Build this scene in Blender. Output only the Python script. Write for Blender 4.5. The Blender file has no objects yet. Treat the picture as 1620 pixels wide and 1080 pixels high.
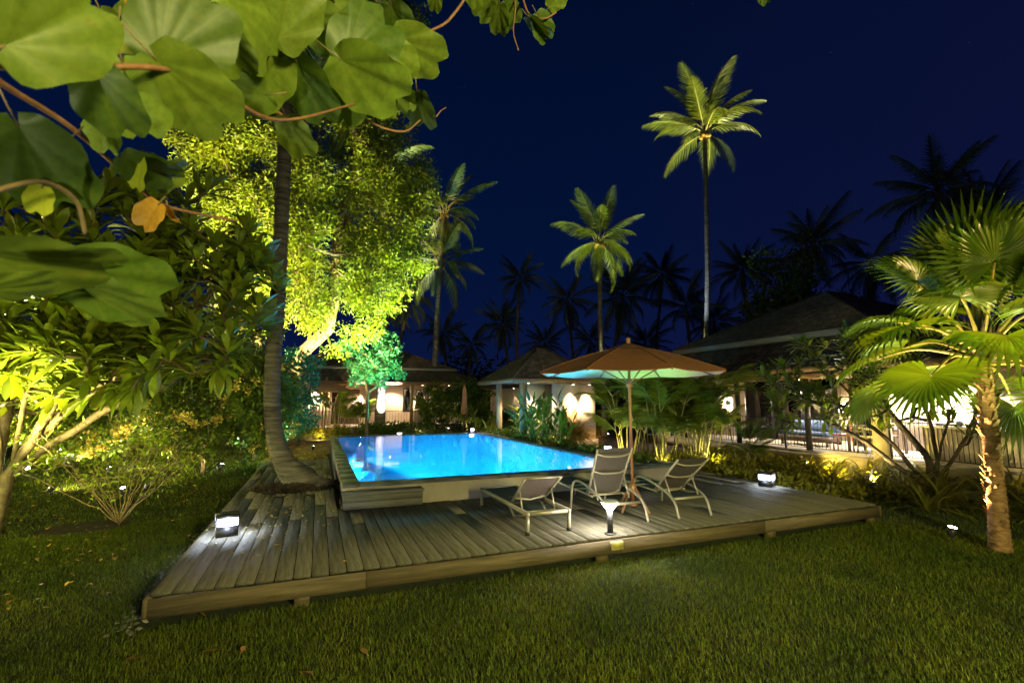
import bpy, math, random
import numpy as np
from math import sin, cos, pi, radians as R
from mathutils import Vector, Matrix, Euler
sc = bpy.context.scene
col = sc.collection
rng = np.random.default_rng(7)
random.seed(7)
# ------------------------------------------------------------------ camera
CAM = (1.230, -4.999, 1.88)
YAW, PITCH, F = R(21.80), R(6.929), 757.0
cam = bpy.data.cameras.new('camera'); co = bpy.data.objects.new('camera', cam); col.objects.link(co)
cam.sensor_width = 36; cam.lens = F/1620*36; cam.clip_end = 2000; cam.clip_start = .05
co.location = CAM; co.rotation_euler = (pi/2+PITCH, 0, -YAW)
cam.dof.use_dof = True; cam.dof.focus_distance = 9.0; cam.dof.aperture_fstop = 6.0
sc.camera = co
# ------------------------------------------------------------------ night sky
w = bpy.data.worlds.new('World'); sc.world = w; w.use_nodes = True
nt = w.node_tree; nt.nodes.clear()
def N(nt, t, **k):
    n = nt.nodes.new(t)
    for a, b in k.items():
        if a in n.inputs: n.inputs[a].default_value = b
        else: setattr(n, a, b)
    return n
out = N(nt, 'ShaderNodeOutputWorld'); bg = N(nt, 'ShaderNodeBackground')
tc = N(nt, 'ShaderNodeTexCoord'); sx = N(nt, 'ShaderNodeSeparateXYZ'); cr = N(nt, 'ShaderNodeValToRGB')
nt.links.new(tc.outputs['Generated'], sx.inputs[0]); nt.links.new(sx.outputs['Z'], cr.inputs[0])
e = cr.color_ramp.elements
e[0].position = 0.0; e[0].color = (.0042, .0085, .052, 1)
e[1].position = .75; e[1].color = (.0004, .0042, .023, 1)
m_ = e.new(.28); m_.color = (.0010, .0066, .040, 1)
cr2 = N(nt, 'ShaderNodeMixRGB'); cr2.inputs[2].default_value = (.0085, .0068, .042, 1)
mr = N(nt, 'ShaderNodeMapRange'); mr.inputs['From Min'].default_value = .45; mr.inputs['From Max'].default_value = 1.0; mr.inputs['To Max'].default_value = .45
nt.links.new(sx.outputs['X'], mr.inputs['Value']); nt.links.new(mr.outputs[0], cr2.inputs[0]); nt.links.new(cr.outputs[0], cr2.inputs[1])
vo = N(nt, 'ShaderNodeTexVoronoi'); vo.inputs['Scale'].default_value = 38
mt = N(nt, 'ShaderNodeMath', operation='LESS_THAN'); mt.inputs[1].default_value = .022
nt.links.new(tc.outputs['Generated'], vo.inputs['Vector']); nt.links.new(vo.outputs['Distance'], mt.inputs[0])
ms = N(nt, 'ShaderNodeMath', operation='MULTIPLY'); ms.inputs[1].default_value = .035
nt.links.new(mt.outputs[0], ms.inputs[0])
ad = N(nt, 'ShaderNodeMixRGB', blend_type='ADD'); ad.inputs[0].default_value = 1
nt.links.new(cr2.outputs[0], ad.inputs[1]); nt.links.new(ms.outputs[0], ad.inputs[2])
nt.links.new(ad.outputs[0], bg.inputs['Color']); nt.links.new(bg.outputs[0], out.inputs[0]); bg.inputs['Strength'].default_value = .36
# weak overhead fill added to lift the ambient light
sun = bpy.data.lights.new('night_fill', 'SUN'); sun.energy = .03; sun.angle = R(4); sun.color = (.7, .8, 1)
so = bpy.data.objects.new('night_fill', sun); col.objects.link(so); so.rotation_euler = (R(38), R(-15), R(-20))
sc.view_settings.view_transform = 'Standard'; sc.view_settings.look = 'None'; sc.view_settings.exposure = 1.3; sc.view_settings.gamma = 1
sc.render.engine = 'CYCLES'
cy = sc.cycles
cy.use_denoising = True
try: cy.denoiser = 'OPENIMAGEDENOISE'
except Exception: pass
cy.max_bounces = 6; cy.diffuse_bounces = 3; cy.glossy_bounces = 3; cy.transparent_max_bounces = 8; cy.transmission_bounces = 4
cy.sample_clamp_indirect = 4; cy.sample_clamp_direct = 0; cy.caustics_reflective = False; cy.caustics_refractive = False
cy.use_light_tree = True; cy.blur_glossy = .5

# ------------------------------------------------------------------ camera rays -> places in the garden
def ray(x, y):
    d = (x-810, F, 540-y); c, s = cos(PITCH), sin(PITCH)
    X, Y, Z = d[0], c*d[1]-s*d[2], s*d[1]+c*d[2]
    c, s = cos(YAW), sin(YAW)
    return np.array([c*X+s*Y, -s*X+c*Y, Z])
def G(x, y, z=0.):
    d = ray(x, y); return np.array(CAM)+d*((z-CAM[2])/d[2])
def D(x, y, dist):
    d = ray(x, y); return np.array(CAM)+d*dist/math.hypot(d[0], d[1])

# ------------------------------------------------------------------ mesh builder
class MB:
    def __init__(s): s.v = []; s.q = []; s.t = []; s.ng = []; s.n = 0; s.u = []; s.tm = []; s.qm = []; s.has = False
    def add(s, v, f, mi=0, uv=None):
        v = np.asarray(v, float).reshape(-1, 3)
        s.v.append(v)
        if uv is None: s.u.append(np.zeros((len(v), 2)))
        else: s.u.append(np.asarray(uv, float)); s.has = True
        if isinstance(f, np.ndarray):
            f = f+s.n
            if f.shape[1] == 4: s.q.append(f); s.qm.append(np.full(len(f), mi))
            else: s.t.append(f); s.tm.append(np.full(len(f), mi))
        else:
            for g in f:
                a = np.array([g])+s.n
                if len(g) == 4: s.q.append(a); s.qm.append([mi])
                elif len(g) == 3: s.t.append(a); s.tm.append([mi])
                else: s.ng.append((list(a[0]), mi))
        s.n += len(v); return s
    def box(s, x0, x1, y0, y1, z0, z1, mi=0):
        v = [(x, y, z) for z in (z0, z1) for y in (y0, y1) for x in (x0, x1)]
        return s.add(v, np.array([[0,2,3,1],[4,5,7,6],[0,1,5,4],[2,6,7,3],[0,4,6,2],[1,3,7,5]]), mi)
    def cbox(s, c, d, rz=0, mi=0, tilt=None):
        v = np.array([(x, y, z) for z in (-.5, .5) for y in (-.5, .5) for x in (-.5, .5)])*np.array(d)
        M = Euler((tilt or 0, 0, rz)).to_matrix() if not isinstance(tilt, tuple) else Euler((tilt[0], tilt[1], rz)).to_matrix()
        v = v@np.array(M).T+np.array(c)
        return s.add(v, np.array([[0,2,3,1],[4,5,7,6],[0,1,5,4],[2,6,7,3],[0,4,6,2],[1,3,7,5]]), mi)
    def tube(s, pts, rad, n=8, cap=True, mi=0, sq=False):
        P = np.asarray(pts, float); k = len(P)
        if np.isscalar(rad): rad = [rad]*k
        T = np.gradient(P, axis=0); T /= np.linalg.norm(T, axis=1)[:, None]+1e-9
        a = np.array([0, 0, 1.]) if abs(T[0][2]) < .9 else np.array([1., 0, 0])
        u = np.cross(T[0], a); u /= np.linalg.norm(u)
        ang = np.arange(n)*2*pi/n+(pi/4 if sq else 0); V = []
        for i in range(k):
            u = u-T[i]*(u@T[i]); u /= np.linalg.norm(u)+1e-9; b = np.cross(T[i], u)
            V.append(P[i]+(np.cos(ang)[:, None]*u+np.sin(ang)[:, None]*b)*rad[i])
        V = np.concatenate(V)
        i = np.arange(n); j = (i+1) % n
        Fq = np.concatenate([np.stack([r*n+i, r*n+j, (r+1)*n+j, (r+1)*n+i], 1) for r in range(k-1)])
        s.add(V, Fq, mi)
        if cap:
            s.ng.append(([s.n-k*n+int(x) for x in i[::-1]], mi)); s.ng.append(([s.n-n+int(x) for x in i], mi))
        return s
    def lathe(s, prof, c=(0, 0, 0), n=16, mi=0):
        return s.tube([(c[0], c[1], c[2]+z+1e-5*i) for i, (r, z) in enumerate(prof)], [max(r, 1e-4) for r, z in prof], n, True, mi) if False else s._lathe(prof, c, n, mi)
    def _lathe(s, prof, c, n, mi):
        ang = np.arange(n)*2*pi/n
        V = np.concatenate([np.stack([c[0]+r*np.cos(ang), c[1]+r*np.sin(ang), np.full(n, c[2]+z)], 1) for r, z in prof])
        i = np.arange(n); j = (i+1) % n
        Fq = np.concatenate([np.stack([q*n+i, q*n+j, (q+1)*n+j, (q+1)*n+i], 1) for q in range(len(prof)-1)])
        b = s.n; s.add(V, Fq, mi)
        s.ng.append(([b+int(x) for x in i[::-1]], mi)); s.ng.append(([b+(len(prof)-1)*n+int(x) for x in i], mi)); return s
    def mesh(s, name, mats, smooth=False, off=(0, 0, 0)):
        me = bpy.data.meshes.new(name)
        V = np.concatenate(s.v)-np.array(off)
        me.vertices.add(len(V)); me.vertices.foreach_set('co', V.astype(np.float32).ravel())
        loops = []; tot = []; mi = []
        if s.q: q = np.concatenate(s.q); loops.append(q.ravel()); tot.append(np.full(len(q), 4)); mi.append(np.concatenate(s.qm))
        if s.t: t = np.concatenate(s.t); loops.append(t.ravel()); tot.append(np.full(len(t), 3)); mi.append(np.concatenate(s.tm))
        for g, m in s.ng: loops.append(np.array(g)); tot.append(np.array([len(g)])); mi.append(np.array([m]))
        L = np.concatenate(loops).astype(np.int32); T = np.concatenate(tot).astype(np.int32); M = np.concatenate(mi).astype(np.int32)
        me.loops.add(len(L)); me.loops.foreach_set('vertex_index', L)
        me.polygons.add(len(T)); st = np.concatenate([[0], np.cumsum(T)[:-1]]).astype(np.int32)
        me.polygons.foreach_set('loop_start', st); me.polygons.foreach_set('loop_total', T)
        me.polygons.foreach_set('material_index', M)
        if smooth: me.polygons.foreach_set('use_smooth', np.ones(len(T), bool))
        if s.has:
            U = np.concatenate(s.u); l = me.uv_layers.new(name='UVMap'); l.data.foreach_set('uv', U[L].astype(np.float32).ravel())
        if not isinstance(mats, (list, tuple)): mats = [mats]
        for m in mats: me.materials.append(m)
        me.update(calc_edges=True); me.validate(); return me
    def build(s, name, mats, parent=None, smooth=False, **tags):
        off = np.zeros(3)
        p = parent
        while p is not None: off += np.array(p.location); p = p.parent
        o = bpy.data.objects.new(name, s.mesh(name, mats, smooth, off)); col.objects.link(o); o.parent = parent
        for k, v in tags.items(): o[k] = v
        return o
def box(*a): return MB().box(*a)
def thing(name, label, cat, loc=(0, 0, 0), group=None):
    o = bpy.data.objects.new(name, None); col.objects.link(o); o.location = loc; o.empty_display_size = .1
    o['label'] = label; o['category'] = cat
    if group: o['group'] = group
    return o
def place(name, mesh, parent, loc=(0, 0, 0), rot=(0, 0, 0), scale=1):
    o = bpy.data.objects.new(name, mesh); col.objects.link(o); o.parent = parent; o.location = loc; o.rotation_euler = rot
    o.scale = (scale,)*3 if np.isscalar(scale) else scale; return o
KIDS = {}
def copy_tree(o, parent=None, label=None, loc=None, rz=None):
    kids = list(o.children)
    c = o.copy(); col.objects.link(c); c.parent = parent
    if label: c['label'] = label
    if loc is not None: c.location = loc
    if rz is not None: c.rotation_euler = (0, 0, rz)
    for k in kids: copy_tree(k, c)
    return c
# ------------------------------------------------------------------ materials
def mat(name, c1, c2=None, scale=5., rough=.6, bump=0., bscale=None, detail=4, stretch=(1, 1, 1), metal=0., spec=.5, island=0., emit=None, trans=0., transc=None, coat=0.):
    m = bpy.data.materials.new(name); m.use_nodes = True; t = m.node_tree; b = t.nodes['Principled BSDF']; L = t.links
    b.inputs['Roughness'].default_value = rough; b.inputs['Metallic'].default_value = metal; b.inputs['Specular IOR Level'].default_value = spec
    b.inputs['Coat Weight'].default_value = coat
    c2 = c2 or c1
    tcn = N(t, 'ShaderNodeTexCoord'); mp = N(t, 'ShaderNodeMapping'); mp.inputs['Scale'].default_value = stretch
    L.new(tcn.outputs['Object'], mp.inputs[0])
    nz = N(t, 'ShaderNodeTexNoise'); nz.inputs['Scale'].default_value = scale; nz.inputs['Detail'].default_value = detail; nz.inputs['Roughness'].default_value = .62
    L.new(mp.outputs[0], nz.inputs['Vector'])
    cr = N(t, 'ShaderNodeValToRGB'); cr.color_ramp.elements[0].position = .32; cr.color_ramp.elements[1].position = .68
    cr.color_ramp.elements[0].color = (*c1, 1); cr.color_ramp.elements[1].color = (*c2, 1)
    L.new(nz.outputs['Fac'], cr.inputs[0]); c = cr.outputs[0]
    if island:
        g = N(t, 'ShaderNodeNewGeometry'); oi = N(t, 'ShaderNodeObjectInfo')
        a = N(t, 'ShaderNodeMath', operation='ADD'); L.new(g.outputs['Random Per Island'], a.inputs[0]); L.new(oi.outputs['Random'], a.inputs[1])
        fr = N(t, 'ShaderNodeMath', operation='FRACT'); L.new(a.outputs[0], fr.inputs[0])
        mr = N(t, 'ShaderNodeMapRange'); mr.inputs['To Min'].default_value = 1-island; mr.inputs['To Max'].default_value = 1+island
        L.new(fr.outputs[0], mr.inputs['Value'])
        hs = N(t, 'ShaderNodeHueSaturation'); L.new(c, hs.inputs['Color']); L.new(mr.outputs[0], hs.inputs['Value'])
        mh = N(t, 'ShaderNodeMapRange'); mh.inputs['To Min'].default_value = .5-.035*island; mh.inputs['To Max'].default_value = .5+.035*island
        L.new(fr.outputs[0], mh.inputs['Value']); L.new(mh.outputs[0], hs.inputs['Hue'])
        c = hs.outputs[0]
    L.new(c, b.inputs['Base Color'])
    if bump:
        n2 = N(t, 'ShaderNodeTexNoise'); n2.inputs['Scale'].default_value = bscale or scale*4; n2.inputs['Detail'].default_value = 4
        L.new(mp.outputs[0], n2.inputs['Vector'])
        bp = N(t, 'ShaderNodeBump'); bp.inputs['Strength'].default_value = bump; bp.inputs['Distance'].default_value = .02
        L.new(n2.outputs['Fac'], bp.inputs['Height']); L.new(bp.outputs[0], b.inputs['Normal'])
    if emit: b.inputs['Emission Color'].default_value = (*emit[0], 1); b.inputs['Emission Strength'].default_value = emit[1]
    if trans:
        tr = N(t, 'ShaderNodeBsdfTranslucent'); mx = N(t, 'ShaderNodeMixShader'); mx.inputs[0].default_value = trans
        if transc:
            mc = N(t, 'ShaderNodeMixRGB', blend_type='MULTIPLY'); mc.inputs[0].default_value = 1; mc.inputs[2].default_value = (*transc, 1)
            L.new(c, mc.inputs[1]); L.new(mc.outputs[0], tr.inputs[0])
        else: L.new(c, tr.inputs[0])
        L.new(b.outputs[0], mx.inputs[1]); L.new(tr.outputs[0], mx.inputs[2]); L.new(mx.outputs[0], t.nodes['Material Output'].inputs[0])
    return m
def emis(name, c, s):
    return mat(name, (.8, .8, .8), emit=(c, s))
TR = (1.6, 1.5, .7)
M = dict(
 plank=mat('plank', (.062, .056, .040), (.175, .160, .118), 3.2, .75, .5, 26, 7, (9, .55, 9), island=.10, spec=.25),
 fascia=mat('fascia', (.075, .058, .03), (.17, .13, .075), 3, .75, .4, 20, 6, (.6, 9, 9), spec=.25),
 stepwood=mat('step_wood', (.06, .06, .055), (.13, .125, .115), 3, .7, .4, 20, 6, (.6, 9, 9), island=.15, spec=.25),
 coping=mat('coping', (.05, .056, .06), (.085, .09, .095), 4, .5, .15, 30, island=.15),
 render=mat('pool_render', (.26, .22, .18), (.36, .31, .26), 3, .8, .2, 40),
 plaster=mat('plaster', (.50, .42, .33), (.60, .52, .42), 2, .8, .15, 30),
 yplaster=mat('plinth_plaster', (.42, .34, .20), (.52, .43, .26), 2, .8, .15, 30),
 tile=None,
 shingle=mat('shingle', (.034, .026, .022), (.085, .066, .058), 6, .8, .3, 30, island=.35, spec=.2),
 rfascia=mat('roof_fascia', (.20, .18, .16), (.33, .30, .27), 3, .6, .1, 20, 5, (6, .5, 6)),
 timber=mat('timber', (.20, .115, .055), (.33, .20, .10), 4, .55, .15, 20, 6, (5, 5, .6)),
 post=mat('post', (.28, .21, .14), (.40, .31, .21), 4, .6, .15, 20, 6, (5, 5, .6)),
 dark=mat('dark_metal', (.015, .015, .017), (.025, .025, .027), 8, .45, spec=.4),
 railing=mat('railing_metal', (.02, .018, .016), (.035, .03, .025), 8, .5),
 alum=mat('aluminium', (.30, .27, .21), (.40, .36, .28), 8, .38, metal=.35),
 sling=mat('sling', (.085, .065, .06), (.115, .09, .082), 60, .8, .2, 200),
 sling2=mat('sling_dark', (.045, .038, .036), (.065, .055, .05), 60, .8, .2, 200),
 rubber=mat('rubber', (.01, .01, .01)),
 canopy=mat('umbrella_cloth', (.22, .085, .032), (.27, .11, .042), 8, .9, .15, 120, trans=.22),
 canopyw=mat('umbrella_underside', (.62, .56, .46), (.70, .62, .50), 8, .9),
 canopy2=mat('tan_umbrella', (.42, .27, .17), (.50, .33, .21), 8, .9, trans=.3),
 canopy3=mat('salmon_umbrella', (.50, .22, .14), (.60, .28, .18), 8, .9, trans=.2),
 umbwood=mat('umbrella_wood', (.20, .085, .035), (.34, .16, .07), 5, .45, .1, 20, 6, (4, 4, .6), coat=.2),
 red=mat('red_wood', (.30, .08, .03), (.42, .13, .05), 5, .45, coat=.2),
 soil=mat('soil', (.02, .013, .008), (.055, .035, .02), 9, .95, .8, 40),
 grassground=mat('lawn_ground', (.012, .018, .006), (.03, .045, .012), 7, .95, .8, 60),
 path=mat('sand_path', (.16, .11, .06), (.30, .21, .12), 6, .95, .7, 60),
 grass=mat('grass_blade', (.055, .085, .005), (.145, .165, .012), .9, .55, spec=.3, island=.6, trans=.3, transc=TR),
 barkpalm=mat('palm_bark', (.055, .045, .035), (.27, .23, .18), 3, .85, .6, 30, 6, (.8, .8, 5), spec=.2),
 barklean=mat('leaning_palm_bark', (.028, .024, .022), (.17, .15, .13), 3, .85, .7, 30, 6, (.8, .8, 6), spec=.2),
 barkdark=mat('root_bark', (.02, .015, .012), (.075, .055, .04), 7, .9, .8, 30, spec=.2),
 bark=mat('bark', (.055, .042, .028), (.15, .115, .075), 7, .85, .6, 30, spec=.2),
 barkf=mat('frangipani_bark', (.045, .032, .015), (.14, .10, .05), 9, .7, .5, 40, spec=.3),
 barkfan=mat('fan_palm_bark', (.15, .075, .03), (.42, .25, .12), 9, .85, .8, 30, 6, (1, 1, 3), spec=.2),
 twig=mat('twig', (.13, .085, .04), (.24, .16, .085), 9, .7, .3, 40),
 btwig=mat('red_twig', (.13, .055, .025), (.24, .11, .05), 9, .6, .3, 60),
 leafbig=mat('tree_leaf', (.095, .15, .006), (.17, .215, .010), .5, .5, spec=.4, island=.5, trans=.35, transc=TR),
 leafgreen=mat('green_leaf', (.045, .085, .006), (.09, .13, .010), .6, .5, spec=.4, island=.5, trans=.3, transc=TR),
 leafteal=mat('bright_green_leaf', (.025, .15, .06), (.05, .20, .08), .6, .5, spec=.4, island=.45, trans=.3),
 leaffr=mat('frangipani_leaf', (.10, .15, .008), (.19, .23, .016), 2.5, .38, spec=.5, island=.35, trans=.3, transc=TR),
 leafhel=mat('ginger_leaf', (.08, .13, .008), (.17, .20, .014), 2.5, .4, spec=.5, island=.35, trans=.3, transc=TR),
 leafcov=mat('cover_leaf', (.13, .13, .008), (.22, .20, .014), 2.5, .45, spec=.4, island=.45, trans=.25, transc=TR),
 frond=mat('palm_frond', (.07, .10, .008), (.14, .16, .014), 1.5, .42, spec=.5, island=.35, trans=.25, transc=TR),
 frondg=mat('areca_frond', (.07, .12, .007), (.15, .19, .012), 1.5, .45, spec=.5, island=.35, trans=.3, transc=TR),
 frondd=mat('unlit_frond', (.03, .045, .015), (.05, .07, .02), 1.5, .5, island=.3),  # frond green darkened for palms no lamp reaches, shade put into the colour
 fan=mat('fan_leaf', (.075, .14, .006), (.15, .22, .012), 2, .36, spec=.5, island=.2, trans=.3, transc=TR),
 rachis=mat('rachis', (.26, .24, .06), (.36, .32, .10), 4, .45),
 petiole=mat('petiole', (.32, .24, .05), (.45, .32, .08), 4, .4),
 cane=mat('cane', (.22, .20, .06), (.32, .28, .10), 6, .5),
 flower=mat('yellow_flower', (.42, .30, .05), (.62, .48, .11), 8, .6, island=.35, trans=.3),
 petalw=mat('white_flower', (.75, .72, .55), (.85, .82, .7), 8, .6, trans=.3),
 dryleaf=mat('dry_leaf', (.30, .15, .03), (.50, .28, .06), 5, .6, island=.4, trans=.2),
 drypalm=mat('dead_leaf', (.22, .09, .04), (.34, .15, .07), 5, .7, island=.4),
 curtain=mat('curtain', (.36, .28, .20), (.46, .36, .26), 6, .85, .4, 8, 3, (14, 14, .2)),
 wood2=mat('dark_wood', (.045, .028, .018), (.09, .055, .032), 5, .5, .1, 20, 6, (4, 4, .6)),
 white=mat('white_paint', (.72, .70, .66), (.78, .76, .72), 3, .6),
 blue=mat('blue_plastic', (.03, .08, .5), (.04, .1, .55)),
 cushion=mat('blue_cushion', (.05, .09, .18), (.07, .12, .22), 20, .9),
 ychair=mat('yellow_metal', (.35, .32, .05), (.42, .38, .07), 9, .5),
 stone=mat('pebble', (.12, .11, .10), (.34, .32, .29), 9, .8, .3, 40, island=.4),
 concrete=mat('concrete', (.30, .27, .23), (.40, .36, .31), 3, .8, .3, 40),
 glow=emis('lamp_white', (.75, .8, 1.0), 6),
 glowb=emis('lamp_cool', (.62, .68, 1.0), 4),
 gloww=emis('lamp_warm', (1, .78, .5), 12),
 bulb=emis('lamp_bulb', (1, .93, .8), 40),
)
def glassy(name, tint, rough=0.0, ior=1.33, bump=0, bscale=3, f0=None):
    m = bpy.data.materials.new(name); m.use_nodes = True; t = m.node_tree; t.nodes.clear(); L = t.links
    o = N(t, 'ShaderNodeOutputMaterial'); a = N(t, 'ShaderNodeBsdfTransparent'); a.inputs[0].default_value = (*tint, 1)
    g = N(t, 'ShaderNodeBsdfGlossy'); g.inputs['Roughness'].default_value = rough
    f = N(t, 'ShaderNodeFresnel'); f.inputs[0].default_value = ior
    mx = N(t, 'ShaderNodeMixShader'); L.new(f.outputs[0], mx.inputs[0]); L.new(a.outputs[0], mx.inputs[1]); L.new(g.outputs[0], mx.inputs[2]); L.new(mx.outputs[0], o.inputs[0])
    if bump:
        tcn = N(t, 'ShaderNodeTexCoord'); n = N(t, 'ShaderNodeTexNoise'); n.inputs['Scale'].default_value = bscale; n.inputs['Detail'].default_value = 3
        mp = N(t, 'ShaderNodeMapping'); mp.inputs['Scale'].default_value = (1, 1, 1); L.new(tcn.outputs['Object'], mp.inputs[0]); L.new(mp.outputs[0], n.inputs['Vector'])
        b = N(t, 'ShaderNodeBump'); b.inputs['Strength'].default_value = bump; b.inputs['Distance'].default_value = .03
        L.new(n.outputs['Fac'], b.inputs['Height']); L.new(b.outputs[0], g.inputs['Normal'])
    return m
M['water'] = glassy('water', (.22, .86, 1.0), .012, 1.33, .06, 2.2)
M['glass'] = glassy('glass', (.86, .9, .88), .0, 1.45)
def tilemat():
    m = bpy.data.materials.new('pool_tile'); m.use_nodes = True; t = m.node_tree; b = t.nodes['Principled BSDF']; L = t.links
    tcn = N(t, 'ShaderNodeTexCoord'); br = N(t, 'ShaderNodeTexBrick'); br.offset = 0
    br.inputs['Scale'].default_value = 1; br.inputs['Brick Width'].default_value = .1; br.inputs['Row Height'].default_value = .1; br.inputs['Mortar Size'].default_value = .004
    br.inputs['Color1'].default_value = (.010, .40, .80, 1); br.inputs['Color2'].default_value = (.015, .46, .86, 1); br.inputs['Mortar'].default_value = (.04, .50, .8, 1)
    L.new(tcn.outputs['Object'], br.inputs['Vector']); L.new(br.outputs[0], b.inputs['Base Color']); b.inputs['Roughness'].default_value = .5
    return m
M['tile'] = tilemat()
# veined translucent leaf for the branch close to the camera
def veinleaf(name, c1, c2, vein, trans=.35):
    m = mat(name, c1, c2, 9, .48, spec=.35, island=.12, trans=trans, transc=(1.7, 1.6, .5)); t = m.node_tree; L = t.links
    uv = N(t, 'ShaderNodeUVMap'); s = N(t, 'ShaderNodeSeparateXYZ'); L.new(uv.outputs[0], s.inputs[0])
    a = N(t, 'ShaderNodeMath', operation='MULTIPLY'); a.inputs[1].default_value = 5; L.new(s.outputs['X'], a.inputs[0])
    fr = N(t, 'ShaderNodeMath', operation='FRACT'); L.new(a.outputs[0], fr.inputs[0])
    sb = N(t, 'ShaderNodeMath', operation='SUBTRACT'); sb.inputs[1].default_value = .5; L.new(fr.outputs[0], sb.inputs[0])
    ab = N(t, 'ShaderNodeMath', operation='ABSOLUTE'); L.new(sb.outputs[0], ab.inputs[0])
    mr = N(t, 'ShaderNodeMapRange'); mr.inputs['From Min'].default_value = .0; mr.inputs['From Max'].default_value = .045; mr.inputs['To Min'].default_value = .5; mr.inputs['To Max'].default_value = 0
    L.new(ab.outputs[0], mr.inputs['Value'])
    b = t.nodes['Principled BSDF']; src = b.inputs['Base Color'].links[0].from_socket
    mx = N(t, 'ShaderNodeMixRGB'); mx.inputs[2].default_value = (*vein, 1); L.new(mr.outputs[0], mx.inputs[0]); L.new(src, mx.inputs[1]); L.new(mx.outputs[0], b.inputs['Base Color'])
    return m
M['bau'] = veinleaf('butterfly_leaf', (.11, .17, .018), (.17, .23, .03), (.24, .26, .04))
def spots(m, c, th=.70, sc_=38):
    t = m.node_tree; L = t.links; b = t.nodes['Principled BSDF']; src = b.inputs['Base Color'].links[0].from_socket
    tcn = N(t, 'ShaderNodeTexCoord'); n = N(t, 'ShaderNodeTexNoise'); n.inputs['Scale'].default_value = sc_/4; n.inputs['Detail'].default_value = 5; L.new(tcn.outputs['Object'], n.inputs['Vector'])
    r = N(t, 'ShaderNodeMapRange'); r.inputs['From Min'].default_value = th-.03; r.inputs['From Max'].default_value = th+.02; L.new(n.outputs['Fac'], r.inputs['Value'])
    x = N(t, 'ShaderNodeMixRGB'); x.inputs[2].default_value = (*c, 1); L.new(r.outputs[0], x.inputs[0]); L.new(src, x.inputs[1]); L.new(x.outputs[0], b.inputs['Base Color'])
spots(M['bau'], (.20, .12, .02), .73)
M['baud'] = veinleaf('deep_green_leaf', (.045, .085, .010), (.08, .125, .016), (.13, .16, .03), .25); spots(M['baud'], (.14, .08, .02), .74)
M['bauy'] = veinleaf('yellowing_leaf', (.36, .40, .02), (.42, .44, .03), (.5, .45, .06))
M['bauo'] = veinleaf('orange_leaf', (.50, .22, .03), (.60, .32, .04), (.5, .25, .05))

# ------------------------------------------------------------------ lights
def spot(name, loc, target, power, color=(1, .8, .45), size=60, blend=.6, rad=.06):
    l = bpy.data.lights.new(name, 'SPOT'); l.energy = power; l.color = color; l.spot_size = R(size); l.spot_blend = blend; l.shadow_soft_size = rad
    o = bpy.data.objects.new(name, l); col.objects.link(o); o.location = loc
    o.rotation_euler = (Vector(target)-Vector(loc)).to_track_quat('-Z', 'Y').to_euler(); return o
def point(name, loc, power, color=(1, .8, .5), rad=.05):
    l = bpy.data.lights.new(name, 'POINT'); l.energy = power; l.color = color; l.shadow_soft_size = rad
    o = bpy.data.objects.new(name, l); col.objects.link(o); o.location = loc; return o
def garden_spot(loc, target, power, color, label, size=70, glow=None, rad=.05, blend=.7):
    """low spike spotlight: fixture aimed at target with the lamp in its mouth"""
    t = thing('garden_spotlight', label, 'spotlight', loc, 'low garden spotlights')
    z_ = loc[2]; d = Vector(target)-Vector((loc[0], loc[1], z_+.14)); d.normalize()
    p0 = Vector((loc[0], loc[1], z_+.13)); a = p0-d*.06; b = p0+d*.07
    MB().tube([(loc[0], loc[1], z_-.05 if z_ < .2 else z_), (loc[0], loc[1], z_+.1)], .012, 6).build('spike', M['dark'], t)
    h = MB(); h.tube([a, a+d*.02, b], [.03, .045, .052], 12).build('housing', M['dark'], t)
    MB().tube([b+d*.001, b+d*.004], [.044, .044], 12).build('lens', glow or M['bulb'], t)
    s = spot('spotlight_beam', b+d*.02, target, power, color, size, blend, rad)
    return t
# ================================================================== SETTING
PX0, PX1, PY0, PY1 = 1.85, 7.05, 3.10, 13.15        # water rectangle
g = MB()
for x0, x1, y0, y1 in ((-150, 1.7, -60, 260), (7.2, 200, -60, 260), (1.7, 7.2, -60, 2.95), (1.7, 7.2, 13.3, 260)):
    g.add([(x0, y0, 0), (x1, y0, 0), (x1, y1, 0), (x0, y1, 0)], np.array([[0, 1, 2, 3]]))
g.build('lawn_ground', M['grassground'], kind='structure')
def sheet(name, pts, z, m, jag=.08, n=8):
    out = []; k = len(pts)
    for i in range(k):
        a, b = np.array(pts[i]), np.array(pts[(i+1) % k])
        for j in range(n): out.append(a+(b-a)*j/n+rng.normal(0, jag, 2))
    b = MB(); b.add([(p[0], p[1], z) for p in out], [tuple(range(len(out)))]); return b.build(name, m, kind='structure')
sheet('sand_path', [(-.2, 9.1), (1.6, 9.1), (1.6, 13.4), (8, 13.6), (8, 20.3), (-1.2, 20.3)], .006, M['path'], .08)
sheet('planting_bed', [(9.2, 2.2), (12.2, 1.2), (14.6, .2), (22, -2.5), (22, 2), (14.9, 3), (14.9, 14), (9, 22), (7.6, 13.6), (9.25, 5)], .008, M['soil'], .06)
sheet('mulch_bed', [(-1.9+.6*cos(a), 4.1+.45*sin(a)) for a in np.arange(10)*2*pi/10], .012, M['soil'], .03, 2)
sheet('shrub_bed', [(-3.2, 9.4), (-.5, 8.9), (-.35, 12.5), (-1.5, 15), (-4, 13)], .008, M['soil'], .15)

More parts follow.
